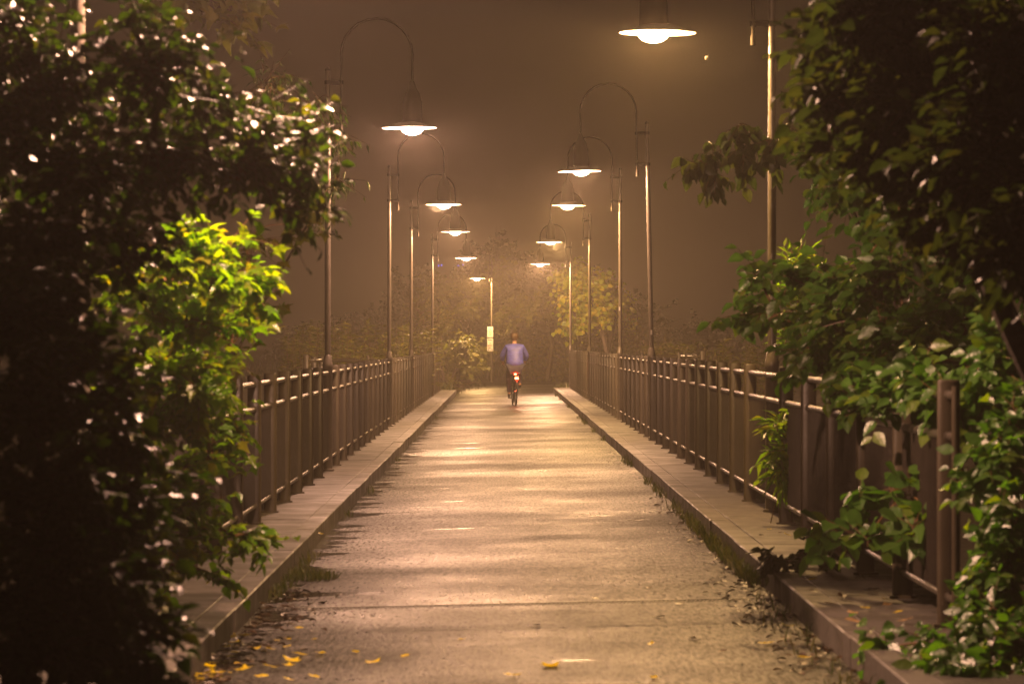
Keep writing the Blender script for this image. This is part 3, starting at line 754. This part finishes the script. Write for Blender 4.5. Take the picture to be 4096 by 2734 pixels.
fartree('maple_tree', 'dim maple standing left behind the last left lamp', 'tree', (-4.6, 96, 0),
        [(1045, 720, 95, 40, 25), (1075, 700, 95, 35, 20), (1010, 740, 94, 40, 45), (1110, 660, 97, 50, 30), (1050, 650, 97, 60, 40), (1000, 680, 96, 50, 60), (1130, 620, 100, 60, 40)], 'leafolive', 44, 0.20, 'maple', 60)
fartree('bush', 'pale leafy bush right of the cyclist at the end of the path', 'shrub', (1.7, 101, 0.3),
        [(1230, 830, 99, 40, 30), (1260, 800, 100, 30, 30), (1210, 800, 101, 40, 30), (1250, 855, 99, 40, 18), (1285, 840, 98, 30, 30), (1190, 790, 103, 40, 30), (1160, 780, 104, 50, 30)], 'leafolive', 45, 0.15, 'round', 90)
fartree('bush', 'dull small-leaved bush behind the end of the right railing', 'shrub', (4.8, 81, -0.2),
        [(1370, 785, 81, 50, 30), (1420, 770, 81, 50, 40), (1470, 790, 81, 50, 35), (1330, 790, 82, 30, 25), (1520, 810, 80, 50, 25)], 'leafolive', 46, 0.11, 'ovate', 80)
fartree('bush', 'grey-brown shrub in front of the dim maple behind the left railing', 'shrub', (-3.4, 82, -0.1),
        [(1000, 760, 81, 30, 50), (965, 730, 82, 30, 50), (1000, 830, 80.5, 22, 40), (1020, 880, 80, 25, 20), (940, 780, 82, 40, 40)], 'leafolive', 47, 0.11, 'ovate', 90)
fartree('bush', 'low dark bush spreading over the left bend of the far path', 'shrub', (-2.9, 84, -0.1),
        [(1050, 885, 83, 35, 12), (1030, 892, 81, 25, 10), (1080, 880, 85, 20, 8), (1010, 890, 80, 20, 14)], 'leafshade', 48, 0.10, 'narrow', 130)
# dark backdrop trees, each a thing
for k, (px, py, d, rx, rz_) in enumerate([(960, 700, 124, 100, 110), (1080, 690, 128, 100, 120), (1200, 740, 122, 90, 80), (1330, 720, 126, 110, 110), (1460, 750, 122, 110, 90), (1600, 780, 120, 100, 60), (830, 760, 124, 90, 60), (1150, 620, 138, 120, 90), (700, 790, 128, 90, 50)]):
    c = at(px, py, d)
    fartree('tree', ['faint foggy tree rising behind the last left lamps', 'dark tree straight behind the plate-bearing lamp', 'dark low tree behind the cyclist', 'dark tree behind the lit linden',
            'dim tree right of the linden, over the railing', 'lowest faint tree over the right railing', 'faint tree over the left viewing bay', 'tallest faint tree behind the far lamp', 'faintest low tree left of the viewing bay'][k], 'tree',
            (c.x, d + 2, ground_z(c.x, (d + 2) * K)), [(px, py, d, rx, rz_), (px - rx * .5, py + rz_ * .5, d, rx * .7, rz_ * .6), (px + rx * .5, py + rz_ * .6, d, rx * .7, rz_ * .6), (px, py + rz_ * .9, d - 1, rx, rz_ * .6)],
            'leafshade', 60 + k, 0.30, 'far', 60)
# weeds by the river behind the railings
def weeds(label, px0, px1, top, d, n, seed, mat='leafolive'):
    r_ = random.Random(seed); rs = np.random.RandomState(seed)
    e = empty('weeds', (at((px0 + px1) / 2, 800, d).x, d * K, -4.2)); tag(e, label, 'weeds', kind='stuff')
    P = []; D = []; st = MB(); rt = Vector(e.location)
    for _ in range(n):
        px = r_.uniform(px0, px1); y = d + r_.uniform(-3, 3); h = r_.uniform(0, 1)
        tp = at(px, top + 60 * h * h + 30 * r_.random(), y); bt = Vector((tp.x + r_.uniform(-.3, .3), tp.y, tp.z - 2.6))
        pts = curve_pts(bt, tp + Vector((r_.uniform(-.25, .25), 0, 0)), 0, 4, r_, .04)
        st.tube([p - rt for p in pts], [0.012, 0.01, 0.008, 0.006, 0.003], 3, False)
        for k in range(26):
            t = r_.uniform(0.35, 1); p = pts[0].lerp(pts[-1], t) - rt
            P.append(tuple(p)); a = r_.uniform(0, 2 * PI); D.append((math.cos(a), math.sin(a), r_.uniform(-.1, .7)))
    st.build('stems', M['twig'], e)
    leaves_mesh('leaves', P, D, 0.20, 'narrow', M[mat], e, rs)
weeds('tall feathery weeds rising behind the left viewing bay', 660, 880, 730, 56, 150, 71)
weeds('dim tall weeds behind the right viewing bay', 1480, 1800, 770, 58, 150, 72)
weeds('tall weeds close behind the left railing near its far end', 880, 1000, 740, 70, 90, 73)

# --- grass: kerb tufts and far verge
def grass(label, spots, seed, mat='grass'):
    rs = np.random.RandomState(seed); P = []; D = []; S = []
    V = []; Fc = []; LT = []
    for (x, y, z, rad_x, rad_y, n, h) in spots:
        y *= K; rad_y *= K
        for _ in range(n):
            a = rs.uniform(0, 2 * PI); q = math.sqrt(rs.uniform(0, 1))
            bx_, by_ = x + rad_x * q * math.cos(a), y + rad_y * q * math.sin(a)
            hh = h * 1.35 * rs.uniform(0.4, 1.1); lean = rs.normal(0, 0.4, 2) * hh; w = hh * 0.035 + 0.0012
            t = rs.uniform(0, PI); wx, wy = math.cos(t) * w, math.sin(t) * w
            o_ = len(V)
            V += [(bx_ - wx, by_ - wy, z), (bx_ + wx, by_ + wy, z), (bx_ + wx * .7 + lean[0] * .4, by_ + wy * .7 + lean[1] * .4, z + hh * .6), (bx_ - wx * .7 + lean[0] * .4, by_ - wy * .7 + lean[1] * .4, z + hh * .6), (bx_ + lean[0], by_ + lean[1], z + hh * .92)]
            Fc += [o_, o_ + 1, o_ + 2, o_ + 3, o_ + 3, o_ + 2, o_ + 4]; LT += [4, 3]
    o = raw_mesh('grass', np.array(V), Fc, LT, M[mat]); tag(o, label, 'grass', kind='stuff')
sp = []
r_ = random.Random(5)
for y in [15.2 + i * 0.22 for i in range(34)]: sp.append((XR - 0.05, y, zr(XR) - 0.01, 0.05, 0.14, int(70 * max(0.2, 1 - (y - 15) / 8) * r_.uniform(.3, 1)), 0.095))
for y in (24.2, 25.1, 26.3, 30.2, 30.8, 31.3, 38.2, 42.0, 46.1, 47.3, 49.5, 58, 66, 71): sp.append((XR - 0.03, y, zr(XR), 0.06, 0.35, 34, 0.085))
for i in range(10): sp.append((XR - 0.12, 10.6 + i * .42, zr(XR), 0.10, 0.25, 9, 0.07))
grass('short grass sprouting along the foot of the right kerb', sp, 81)
sp = []
for y in [15.0 + i * 0.2 for i in range(16)]: sp.append((XL + 0.05, y, zr(XL) - 0.01, 0.05, 0.12, r_.randint(8, 36), 0.07))
sp.append((XL + 0.22, 16.3, zr(XL), 0.13, 0.22, 260, 0.06))
for y in (22.4, 26.1, 33, 52.2, 61.0, 75.5): sp.append((XL + 0.03, y, zr(XL), 0.05, 0.3, 26, 0.06))
grass('grass and moss tufts along the foot of the left kerb', sp, 82)
sp = []
for i in range(520):
    x = r_.uniform(-14, 14); y = r_.uniform(104.5, 110); sp.append((x, y, ground_z(x, y * K) - 0.02, 0.4, 0.4, 14, 0.38))
for i in range(60): sp.append((r_.uniform(-3.2, -1.7), r_.uniform(77.5, 80), -0.08, 0.2, 0.3, 16, 0.35))
for i in range(60): sp.append((r_.uniform(1.8, 3.4), r_.uniform(77.2, 81), -0.06, 0.2, 0.3, 16, 0.32))
grass('unmown grass verge beyond the far path', sp, 83)

# --- fallen leaves
rl = random.Random(91)
def one_leaf(kind, size, mat, curl):
    tv, tf = TPL[kind]
    m = MB(); m.add([(x * size, (y - .5) * size, 0.005 + abs(z) * size * curl + 0.02 * size * curl * ((x * x + (y - .5) ** 2) * 10)) for x, y, z in tv], tf)
    return m.build('fallen_leaf', M[mat])
protos = {}
def fallen(x, y, z, kind, size, mat, label, group):
    size *= 1.25
    key = (kind, round(size, 3), mat)
    if key not in protos: protos[key] = o = one_leaf(kind, size, mat, 0.8)
    else: o = protos[key].copy(); col.objects.link(o)
    o.location = (x, y, z + 0.002); o.rotation_euler = (R(rl.uniform(-14, 14)), R(rl.uniform(-14, 14)), rl.uniform(0, 2 * PI))
    tag(o, label, 'leaf', group)
def on_road(px, py):
    y = 1.55 * F / (py - 790); x = (px - 1152) / F * y
    y = (1.55 - zr(x)) * F / (py - 790); x = (px - 1152) / F * y
    return x, y, zr(x)
for _ in range(26):
    px = 440 + 300 * rl.random() ** 1.6; py = rl.uniform(1440, 1566)
    if (px - 430) < (1530 - py) * 0.9: px += 90
    x, y, z = on_road(px, py)
    fallen(x, y, z, rl.choice(['ovate', 'maple']), rl.choice([.035, .05]), 'fallen', 'small yellow fallen leaf lying on the wet path before the steel joint', 'yellow leaves fallen on the path')
for px, py, kind, size, mat in [(860, 1520, 'maple', .075, 'fallen'), (1178, 1551, 'maple', .07, 'fallen'), (1267, 1529, 'maple', .085, 'fallen'), (665, 1515, 'maple', .08, 'fallen'), (680, 1500, 'ovate', .05, 'fallen'),
        (560, 1535, 'maple', .08, 'fallen'), (545, 1500, 'ovate', .07, 'fallen'), (600, 1553, 'ovate', .06, 'fallen'), (525, 1455, 'ovate', .07, 'fallen'), (560, 1460, 'maple', .07, 'fallen'), (540, 1475, 'maple', .06, 'fallen'),
        (815, 1497, 'ovate', .05, 'fallen'), (735, 1500, 'ovate', .08, 'fallen'), (930, 1507, 'ovate', .06, 'fallen'), (1060, 1468, 'ovate', .04, 'fallen'), (1495, 1478, 'ovate', .05, 'fallen'), (1755, 1478, 'maple', .07, 'fallen'),
        (1810, 1438, 'maple', .07, 'fallen'), (480, 1530, 'ovate', .08, 'fallen'), (500, 1545, 'maple', .07, 'fallen'), (455, 1548, 'ovate', .07, 'fallen'), (1845, 1510, 'ovate', .06, 'fallen'), (1790, 1375, 'ovate', .06, 'fallen'), (1500, 1556, 'ovate', .05, 'fallen')]:
    x, y, z = on_road(px, py)
    fallen(x, y, z, kind, size, mat, 'small yellow fallen leaf lying on the wet path before the steel joint', 'yellow leaves fallen on the path')
for px, py, kind, size in [(1375, 1377, 'maple', .08), (1410, 1349, 'ovate', .05), (1150, 1345, 'ovate', .05), (1490, 1350, 'ovate', .05), (1565, 1386, 'maple', .06), (1590, 1467, 'maple', .07), (1510, 1417, 'ovate', .07), (1232, 1436, 'ovate', .06),
        (1700, 1340, 'ovate', .05), (1630, 1332, 'ovate', .05), (1720, 1415, 'maple', .06), (1770, 1405, 'ovate', .06), (1800, 1465, 'maple', .07), (1660, 1250, 'ovate', .05), (1690, 1290, 'ovate', .06), (1080, 1255, 'ovate', .04), (1010, 1200, 'ovate', .04),
        (1790, 1440, 'maple', .07), (1730, 1360, 'maple', .07), (1745, 1345, 'ovate', .06), (1710, 1310, 'maple', .06), (1850, 1460, 'maple', .07), (640, 1380, 'ovate', .05), (1265, 1350, 'ovate', .03), (1660, 1495, 'ovate', .05)]:
    x, y, z = on_road(px, py)
    fallen(x, y, z, kind, size, 'fallenbrown', 'dark brown shrivelled leaf lying on the wet path', 'brown leaves fallen on the path')
for px, py, kind, size, mat in [(1960, 1432, 'ovate', .09, 'fallenpale'), (1955, 1412, 'ovate', .07, 'fallenpale'), (2035, 1393, 'ovate', .07, 'fallenpale'), (2035, 1380, 'ovate', .06, 'fallenpale'), (2075, 1430, 'maple', .07, 'fallenpale'), (1860, 1335, 'maple', .06, 'fallen'),
        (1805, 1230, 'ovate', .06, 'fallen'), (1765, 1218, 'ovate', .04, 'fallen'), (1870, 1362, 'maple', .07, 'fallenbrown'), (2000, 1360, 'maple', .08, 'fallenbrown'), (1930, 1372, 'ovate', .07, 'fallenbrown'), (1790, 1225, 'ovate', .05, 'fallenbrown'), (1985, 1400, 'ovate', .05, 'fallen'),
        (1940, 1385, 'maple', .07, 'fallenbrown'), (2060, 1410, 'ovate', .05, 'fallen'), (1905, 1390, 'ovate', .06, 'fallenpale'), (1745, 1232, 'ovate', .05, 'fallenbrown')]:
    y = (1.55 - ZRT) * F / (py - 790); x = (px - 1152) / F * y
    nm = {'fallenpale': ('pale tan fallen leaf lying on the right pavement', 'pale leaves fallen on the right pavement'), 'fallen': ('yellow fallen leaf lying on the right pavement', 'yellow leaves fallen on the right pavement'),
          'fallenbrown': ('brown fallen leaf lying on the right pavement', 'brown leaves fallen on the right pavement')}[mat]
    fallen(x, y, ZRT + 0.008, kind, size, mat, *nm)
for px, py in [(365, 1400), (370, 1412), (425, 1445), (735, 1228), (355, 1455), (410, 1470)]:
    y = (1.55 - ZL) * F / (py - 790); x = (px - 1152) / F * y
    fallen(x, y, ZL + 0.008, 'ovate', .06, 'fallen', 'yellow fallen leaf lying on the left pavement', 'yellow leaves fallen on the left pavement')
# matted litter nobody could count, in the gutters
def litter(label, areas, seed):
    rs = np.random.RandomState(seed); P = []; D = []
    for x0, x1, y0, y1, n in areas:
        for _ in range(n):
            x = x0 + (x1 - x0) * rs.beta(0.8, 2.2); y = rs.uniform(y0, y1) * K; P.append((x, y, zr(x) + 0.006 + rs.uniform(0, .012))); a = rs.uniform(0, 2 * PI); D.append((math.cos(a), math.sin(a), rs.uniform(-.1, .15)))
    o = leaves_mesh('leaf_litter', P, D, 0.055, 'ovate', M['fallenbrown'], None, rs, 2.0); tag(o, label, 'leaf litter', kind='stuff')
litter('brown leaf crumbs matted along the right kerb foot', [(XR - .02, XR - .45, 10, 15.5, 230), (XR - .02, XR - .25, 15.5, 24, 130)], 5)
litter('leaf crumbs matted along the left kerb foot', [(XL + .02, XL + .5, 10.8, 15.5, 260)], 6)

# ------------------------------------------------------------------ spider webs
def web(c, ax, up, r0, r1, label, seed, frac=1.0, th=0.0011):
    r_ = random.Random(seed); c = Vector(c); u = Vector(ax).normalized(); w = Vector(up).normalized()
    m = MB(); ns = 17; rad = []; th *= 0.8
    for k in range(ns):
        a = 2 * PI * k / ns * frac + r_.uniform(-.08, .08)
        L = r0 * (1 + 0.25 * math.cos(a * 2 + 1)) * r_.uniform(.9, 1.1)
        rad.append((a, L)); m.tube([c, c + (u * math.cos(a) + w * math.sin(a) * r1) * L], th, 3, False)
    for q in range(4, 18):
        t = q / 18
        for k in range(ns - (0 if frac == 1.0 else 1)):
            a0, l0 = rad[k]; a1, l1 = rad[(k + 1) % ns]
            if r_.random() < .12: continue
            p0 = c + (u * math.cos(a0) + w * math.sin(a0) * r1) * l0 * t; p1 = c + (u * math.cos(a1) + w * math.sin(a1) * r1) * l1 * t
            m.tube([p0, (p0 + p1) / 2 - ((p0 + p1) / 2 - c) * 0.03, p1], th * .75, 3, False)
    o = m.build('spider_web', M['web']); tag(o, label, 'spider web', 'spider webs hanging from the lamps')
    return o
def threads(lines, label, th=0.0013):
    m = MB()
    for pts in lines: m.tube(pts, th, 3, False)
    o = m.build('spider_web', M['web']); tag(o, label, 'spider web', 'spider webs hanging from the lamps')
c = at(1622, 140, 19.7); web(c, (1, 0, 0.3), (0, 0.1, 1), 0.27, 1.0, 'large orb web with a spider between the golden lamp and its post', 1)
threads([[at(1585, 80, 19.7), c], [at(1555, 92, 19.6), at(1575, 150, 19.7), at(1600, 190, 19.7)], [at(1585, 78, 19.7), at(1650, 95, 19.7), at(1700, 130, 19.7)], [at(1720, 120, 19.7), at(1712, 165, 19.7)], [at(1545, 90, 19.6), at(1590, 135, 19.7)]], 'loose silk threads around the large orb web')
sp_ = MB(); sp_.lathe([(0.002, -0.012), (0.008, -0.006), (0.009, 0.0), (0.005, 0.008), (0.001, 0.012)], 10, (0, 0, 0))
for k in range(8):
    a = R(20 + 40 * (k % 4)) * (1 if k < 4 else -1)
    sp_.tube([(0, 0, 0.003), (0.012 * math.sin(a), -0.006, 0.012 * math.cos(a)), (0.02 * math.sin(a), 0, 0.022 * math.cos(a))], 0.0012, 3, False)
o = sp_.build('spider', M['spiderbody'], smooth=True); o.location = at(1620, 134, 19.66); tag(o, 'tiny pale spider in the middle of the large orb web', 'spider')
threads([[at(885, 290, 27.7), at(850, 300, 27.7), at(820, 305, 27.7)], [at(898, 295, 27.7), at(855, 318, 27.7), at(840, 350, 27.7), at(836, 375, 27.7)], [at(925, 306, 27.7), at(905, 325, 27.7), at(880, 355, 27.7)]], 'drooping silk threads left of the pinkish nearest left lamp', 0.0017)
c = at(996, 474, 42.8); web(c, (1, 0, 0), (0, 0.1, 1), 0.13, 0.9, 'tattered cobweb under the rim of the second left lamp', 2, th=0.0018)
threads([[at(1018, 482, 42.8), at(1000, 505, 42.8), at(990, 540, 42.8)], [at(1010, 482, 42.8), at(985, 495, 42.8), at(955, 520, 42.8)]], 'silk threads trailing below the second left lamp', 0.0016)
c = at(1290, 584, 60); web(c, (1, 0, -.9), (0.7, 0, 1), 0.28, 1.0, 'grey orb web below the small right lamp', 3, th=0.0026)

# ------------------------------------------------------------------ cyclist riding away
BX, BY = 0.31, 98.0
zb = zr(BX) + 0.003
bike = empty('bicycle', (BX, BY, zb), R(4)); tag(bike, 'dark city bicycle with a glowing red tail light, ridden away along the path', 'bicycle')
def wheel(y):
    w = MB(); ring = []
    w.tube([(0, y + 0.34 * math.cos(2 * PI * k / 32), 0.35 + 0.34 * math.sin(2 * PI * k / 32)) for k in range(33)], 0.019, 8, False)
    t = w.build('wheel', M['rubber'], bike, True)
    w = MB(); w.tube([(0, y + 0.315 * math.cos(2 * PI * k / 32), 0.35 + 0.315 * math.sin(2 * PI * k / 32)) for k in range(33)], 0.011, 6, False); w.build('rim', M['chrome'], t, True)
    w = MB(); w.tube([(-0.04, y, 0.35), (0.04, y, 0.35)], 0.02, 8)
    for k in range(18):
        a = 2 * PI * k / 18; w.tube([(0.02 * (-1) ** k, y, 0.35), (0, y + 0.31 * math.cos(a), 0.35 + 0.31 * math.sin(a))], 0.0015, 3, False)
    w.build('spokes', M['chrome'], t)
wheel(-0.52); wheel(0.55)
m = MB()
S, H_, BB = (0, -0.22, 0.82), (0, 0.38, 0.90), (0, -0.06, 0.30)
m.tube([BB, S], 0.016, 8); m.tube([BB, (0, 0.42, 0.72)], 0.019, 8); m.tube([(0, -0.19, 0.66), H_], 0.016, 8); m.tube([(0, 0.42, 0.70), H_], 0.020, 8)
for s_ in (-1, 1):
    m.tube([(0.03 * s_, -0.06, 0.30), (0.06 * s_, -0.52, 0.35)], 0.010, 6); m.tube([(0.01 * s_, -0.20, 0.74), (0.06 * s_, -0.52, 0.35)], 0.009, 6); m.tube([(0.02 * s_, 0.43, 0.70), (0.055 * s_, 0.55, 0.35)], 0.011, 6)
m.build('frame', M['bikeframe'], bike, True)
m = MB(); m.tube([(-0.29, 0.22, 1.02), (-0.24, 0.33, 1.05), (-0.05, 0.37, 1.04), (0.05, 0.37, 1.04), (0.24, 0.33, 1.05), (0.29, 0.22, 1.02)], 0.012, 8); m.tube([H_, (0, 0.37, 1.04)], 0.013, 8); m.build('handlebar', M['chrome'], bike, True)
m = MB(); m.lathe([(0.02, -0.03), (0.09, -0.02), (0.10, 0.01), (0.08, 0.04), (0.02, 0.05)], 14, (0, -0.26, 0.86)); m.tube([(0, -0.26, 0.88), (0, -0.10, 0.885), (0, -0.02, 0.88)], [0.05, 0.035, 0.02], 8); m.build('saddle', M['shoe'], bike, True)
m = MB()
for s_ in (-0.05, 0.05): m.tube([(s_, -0.80, 0.74), (s_, -0.28, 0.74)], 0.006, 5); m.tube([(s_, -0.55, 0.36), (s_, -0.58, 0.74)], 0.005, 5)
m.tube([(-0.05, -0.80, 0.74), (0.05, -0.80, 0.74)], 0.006, 5); m.build('rack', M['bikeframe'], bike, True)
m = MB()
arc = [(0, -0.52 + 0.385 * math.cos(a), 0.35 + 0.385 * math.sin(a)) for a in [R(55 + 125 * k / 12) for k in range(13)]]
m.tube(arc, 0.026, 6); m.build('mudguard', M['bikeframe'], bike, True)
m = MB(); m.bevbox(-0.045, 0.045, -0.85, -0.81, 0.665, 0.715, 0.008); m.build('tail_light', M['taillight'], bike)
m = MB(); m.bevbox(-0.030, 0.030, -0.36, -0.33, 0.775, 0.805, 0.006); m.build('tail_light', M['taillight'], bike)
for s_, dz, dyy in ((-1, -0.12, 0.08), (1, 0.13, -0.06)):
    m = MB(); m.tube([(0.05 * s_, -0.06, 0.30), (0.075 * s_, -0.06 + dyy, 0.30 + dz)], 0.009, 6); m.bevbox(min(0.08 * s_, 0.17 * s_), max(0.08 * s_, 0.17 * s_), -0.10 + dyy, -0.02 + dyy, 0.29 + dz, 0.31 + dz, 0.006); m.build('pedal', M['bikeframe'], bike)

def skin_obj(name, verts, edges, radii, mat, parent=None, root=0, sub=1):
    me = bpy.data.meshes.new(name); me.from_pydata([tuple(v) for v in verts], edges, []); me.update()
    o = bpy.data.objects.new(name, me); col.objects.link(o)
    if parent: o.parent = parent
    md = o.modifiers.new('skin', 'SKIN'); md.use_smooth_shade = True
    for i, r0_ in enumerate(radii):
        sv = me.skin_vertices[0].data[i]
        sv.radius = r0_ if hasattr(r0_, '__len__') else (r0_, r0_); sv.use_root = (i == root)
    ss = o.modifiers.new('sub', 'SUBSURF'); ss.levels = sub; ss.render_levels = sub
    me.materials.append(mat)
    return o
rider = empty('person', (BX, BY, zb), R(4)); tag(rider, 'person in a loose blue jacket riding a bicycle away from view', 'person')
# joints (bicycle coordinates, facing +y)
V = {'pel': (0, -0.24, 1.00), 'wst': (0, -0.20, 1.14), 'chs': (0, -0.12, 1.34), 'shc': (0, -0.07, 1.47), 'nck': (0, -0.04, 1.56), 'hd1': (0, -0.02, 1.65), 'hd2': (0, -0.02, 1.74), 'hd3': (0, -0.03, 1.80),
     'lsh': (-.19, -0.07, 1.46), 'lel': (-.32, 0.03, 1.25), 'lwr': (-.275, 0.19, 1.07), 'rsh': (.19, -0.07, 1.46), 'rel': (.32, 0.03, 1.25), 'rwr': (.275, 0.19, 1.07),
     'lhp': (-.10, -0.22, 0.95), 'lkn': (-.13, 0.20, 0.72), 'lan': (-.13, -0.02, 0.30), 'lto': (-.13, 0.13, 0.215), 'rhp': (.10, -0.22, 0.95), 'rkn': (.13, 0.20, 0.90), 'ran': (.13, -0.14, 0.53), 'rto': (.13, 0.0, 0.46)}
ks = list(V)
E = [('pel', 'wst'), ('wst', 'chs'), ('chs', 'shc'), ('shc', 'nck'), ('nck', 'hd1'), ('hd1', 'hd2'), ('hd2', 'hd3'), ('shc', 'lsh'), ('lsh', 'lel'), ('lel', 'lwr'), ('shc', 'rsh'), ('rsh', 'rel'), ('rel', 'rwr'),
     ('pel', 'lhp'), ('lhp', 'lkn'), ('lkn', 'lan'), ('lan', 'lto'), ('pel', 'rhp'), ('rhp', 'rkn'), ('rkn', 'ran'), ('ran', 'rto')]
RD = dict(pel=(.15, .12), wst=(.13, .10), chs=(.155, .11), shc=(.13, .08), nck=.055, hd1=.07, hd2=.088, hd3=.06, lsh=.06, lel=.042, lwr=.028, rsh=.06, rel=.042, rwr=.028, lhp=.09, lkn=.06, lan=.04, lto=.03, rhp=.09, rkn=.06, ran=.04, rto=.03)
skin_obj('body', [V[k] for k in ks], [(ks.index(a), ks.index(b)) for a, b in E], [RD[k] for k in ks], M['skin'], rider, 0, 2)
def sub_skin(name, keys, edges, rad, mat, extra=None):
    vv = dict(V); vv.update(extra or {})
    skin_obj(name, [vv[k] for k in keys], [(keys.index(a), keys.index(b)) for a, b in edges], rad, mat, rider, 0, 2)
sub_skin('jacket', ['hem', 'wst', 'chs', 'shc', 'col', 'lsh', 'lel', 'lcf', 'rsh', 'rel', 'rcf'],
         [('hem', 'wst'), ('wst', 'chs'), ('chs', 'shc'), ('shc', 'col'), ('shc', 'lsh'), ('lsh', 'lel'), ('lel', 'lcf'), ('shc', 'rsh'), ('rsh', 'rel'), ('rel', 'rcf')],
         [(.265, .18), (.235, .155), (.235, .155), (.17, .12), (.08, .08), .095, .075, .055, .095, .075, .055], M['jacket'],
         {'hem': (0, -0.27, 0.93), 'col': (0, -0.05, 1.545), 'lcf': (-.275, 0.14, 1.13), 'rcf': (.275, 0.14, 1.13)})
sub_skin('trousers', ['pel', 'lhp', 'lkn', 'lan', 'rhp', 'rkn', 'ran'], [('pel', 'lhp'), ('lhp', 'lkn'), ('lkn', 'lan'), ('pel', 'rhp'), ('rhp', 'rkn'), ('rkn', 'ran')],
         [(.185, .15), .12, .08, .06, .12, .08, .06], M['trousers'])
for s_ in 'lr':
    sub_skin('shoe', [s_ + 'an', s_ + 'md', s_ + 'to'], [(s_ + 'an', s_ + 'md'), (s_ + 'md', s_ + 'to')], [.048, .042, .036], M['shoe'],
             {s_ + 'md': tuple(Vector(V[s_ + 'an']).lerp(Vector(V[s_ + 'to']), .5) - Vector((0, 0, .02)))})
m = MB()
m.lathe([(0.070, -0.085), (0.098, -0.03), (0.104, 0.02), (0.090, 0.07), (0.055, 0.105), (0.01, 0.115)], 18, (0, -0.035, 1.735)); m.build('hair', M['hair'], rider, True)
for sx in (-1, 1):
    x = sx * .275
    vs_ = [(x, .185, 1.075), (x, .235, 1.05)]; es_ = [(0, 1)]; rr_ = [.03, .036]
    for k in range(4):
        b0 = len(vs_); ox_ = sx * (-.026 + .017 * k); ln = (.9, 1, .96, .78)[k]
        vs_ += [(x + ox_, .262, 1.052), (x + ox_, .262 + .03 * ln, 1.035), (x + ox_ * .9, .255 + .012 * ln, 1.008)]; es_ += [(1, b0), (b0, b0 + 1), (b0 + 1, b0 + 2)]; rr_ += [.010, .0095, .008]
    b0 = len(vs_); vs_ += [(x - sx * .035, .225, 1.035), (x - sx * .045, .245, 1.008)]; es_ += [(0, b0), (b0, b0 + 1)]; rr_ += [.012, .010]
    skin_obj('hand', vs_, es_, rr_, M['skin'], rider, 0, 1)

# ------------------------------------------------------------------ far blue lights
for px, py, w in ((1006, 609, 2), (1013, 608, 2), (1054, 609, 5), (1062, 608, 3), (1118, 608, 4), (1126, 612, 3), (1172, 609, 4), (1050, 610, 2)):
    p = at(px, py, 150); s_ = 0.018 * w
    m = MB(); m.bevbox(-s_, s_, -0.03, 0.03, -0.05, 0.05, 0.01); o = m.build('distant_light', M['farlight']); o.location = p
    tag(o, 'tiny blue light glimmering through the fog above the far trees', 'light', 'tiny blue lights in the distance')

# ------------------------------------------------------------------ the foggy air
hz = MB(); hz.box(-405, 405, -65, 945, -9, 40)
hm = bpy.data.materials.new('fog'); hm.use_nodes = True
nt = hm.node_tree; nt.nodes.remove(nt.nodes['Principled BSDF'])
pv_ = nt.nodes.new('ShaderNodeVolumePrincipled'); pv_.inputs['Color'].default_value = (0.95, 0.87, 0.76, 1)
pv_.inputs['Density'].default_value = FOG_D; pv_.inputs['Anisotropy'].default_value = FOG_G
nt.links.new(pv_.outputs[0], nt.nodes['Material Output'].inputs['Volume'])
o = hz.build('haze', hm); tag(o, kind='stuff')
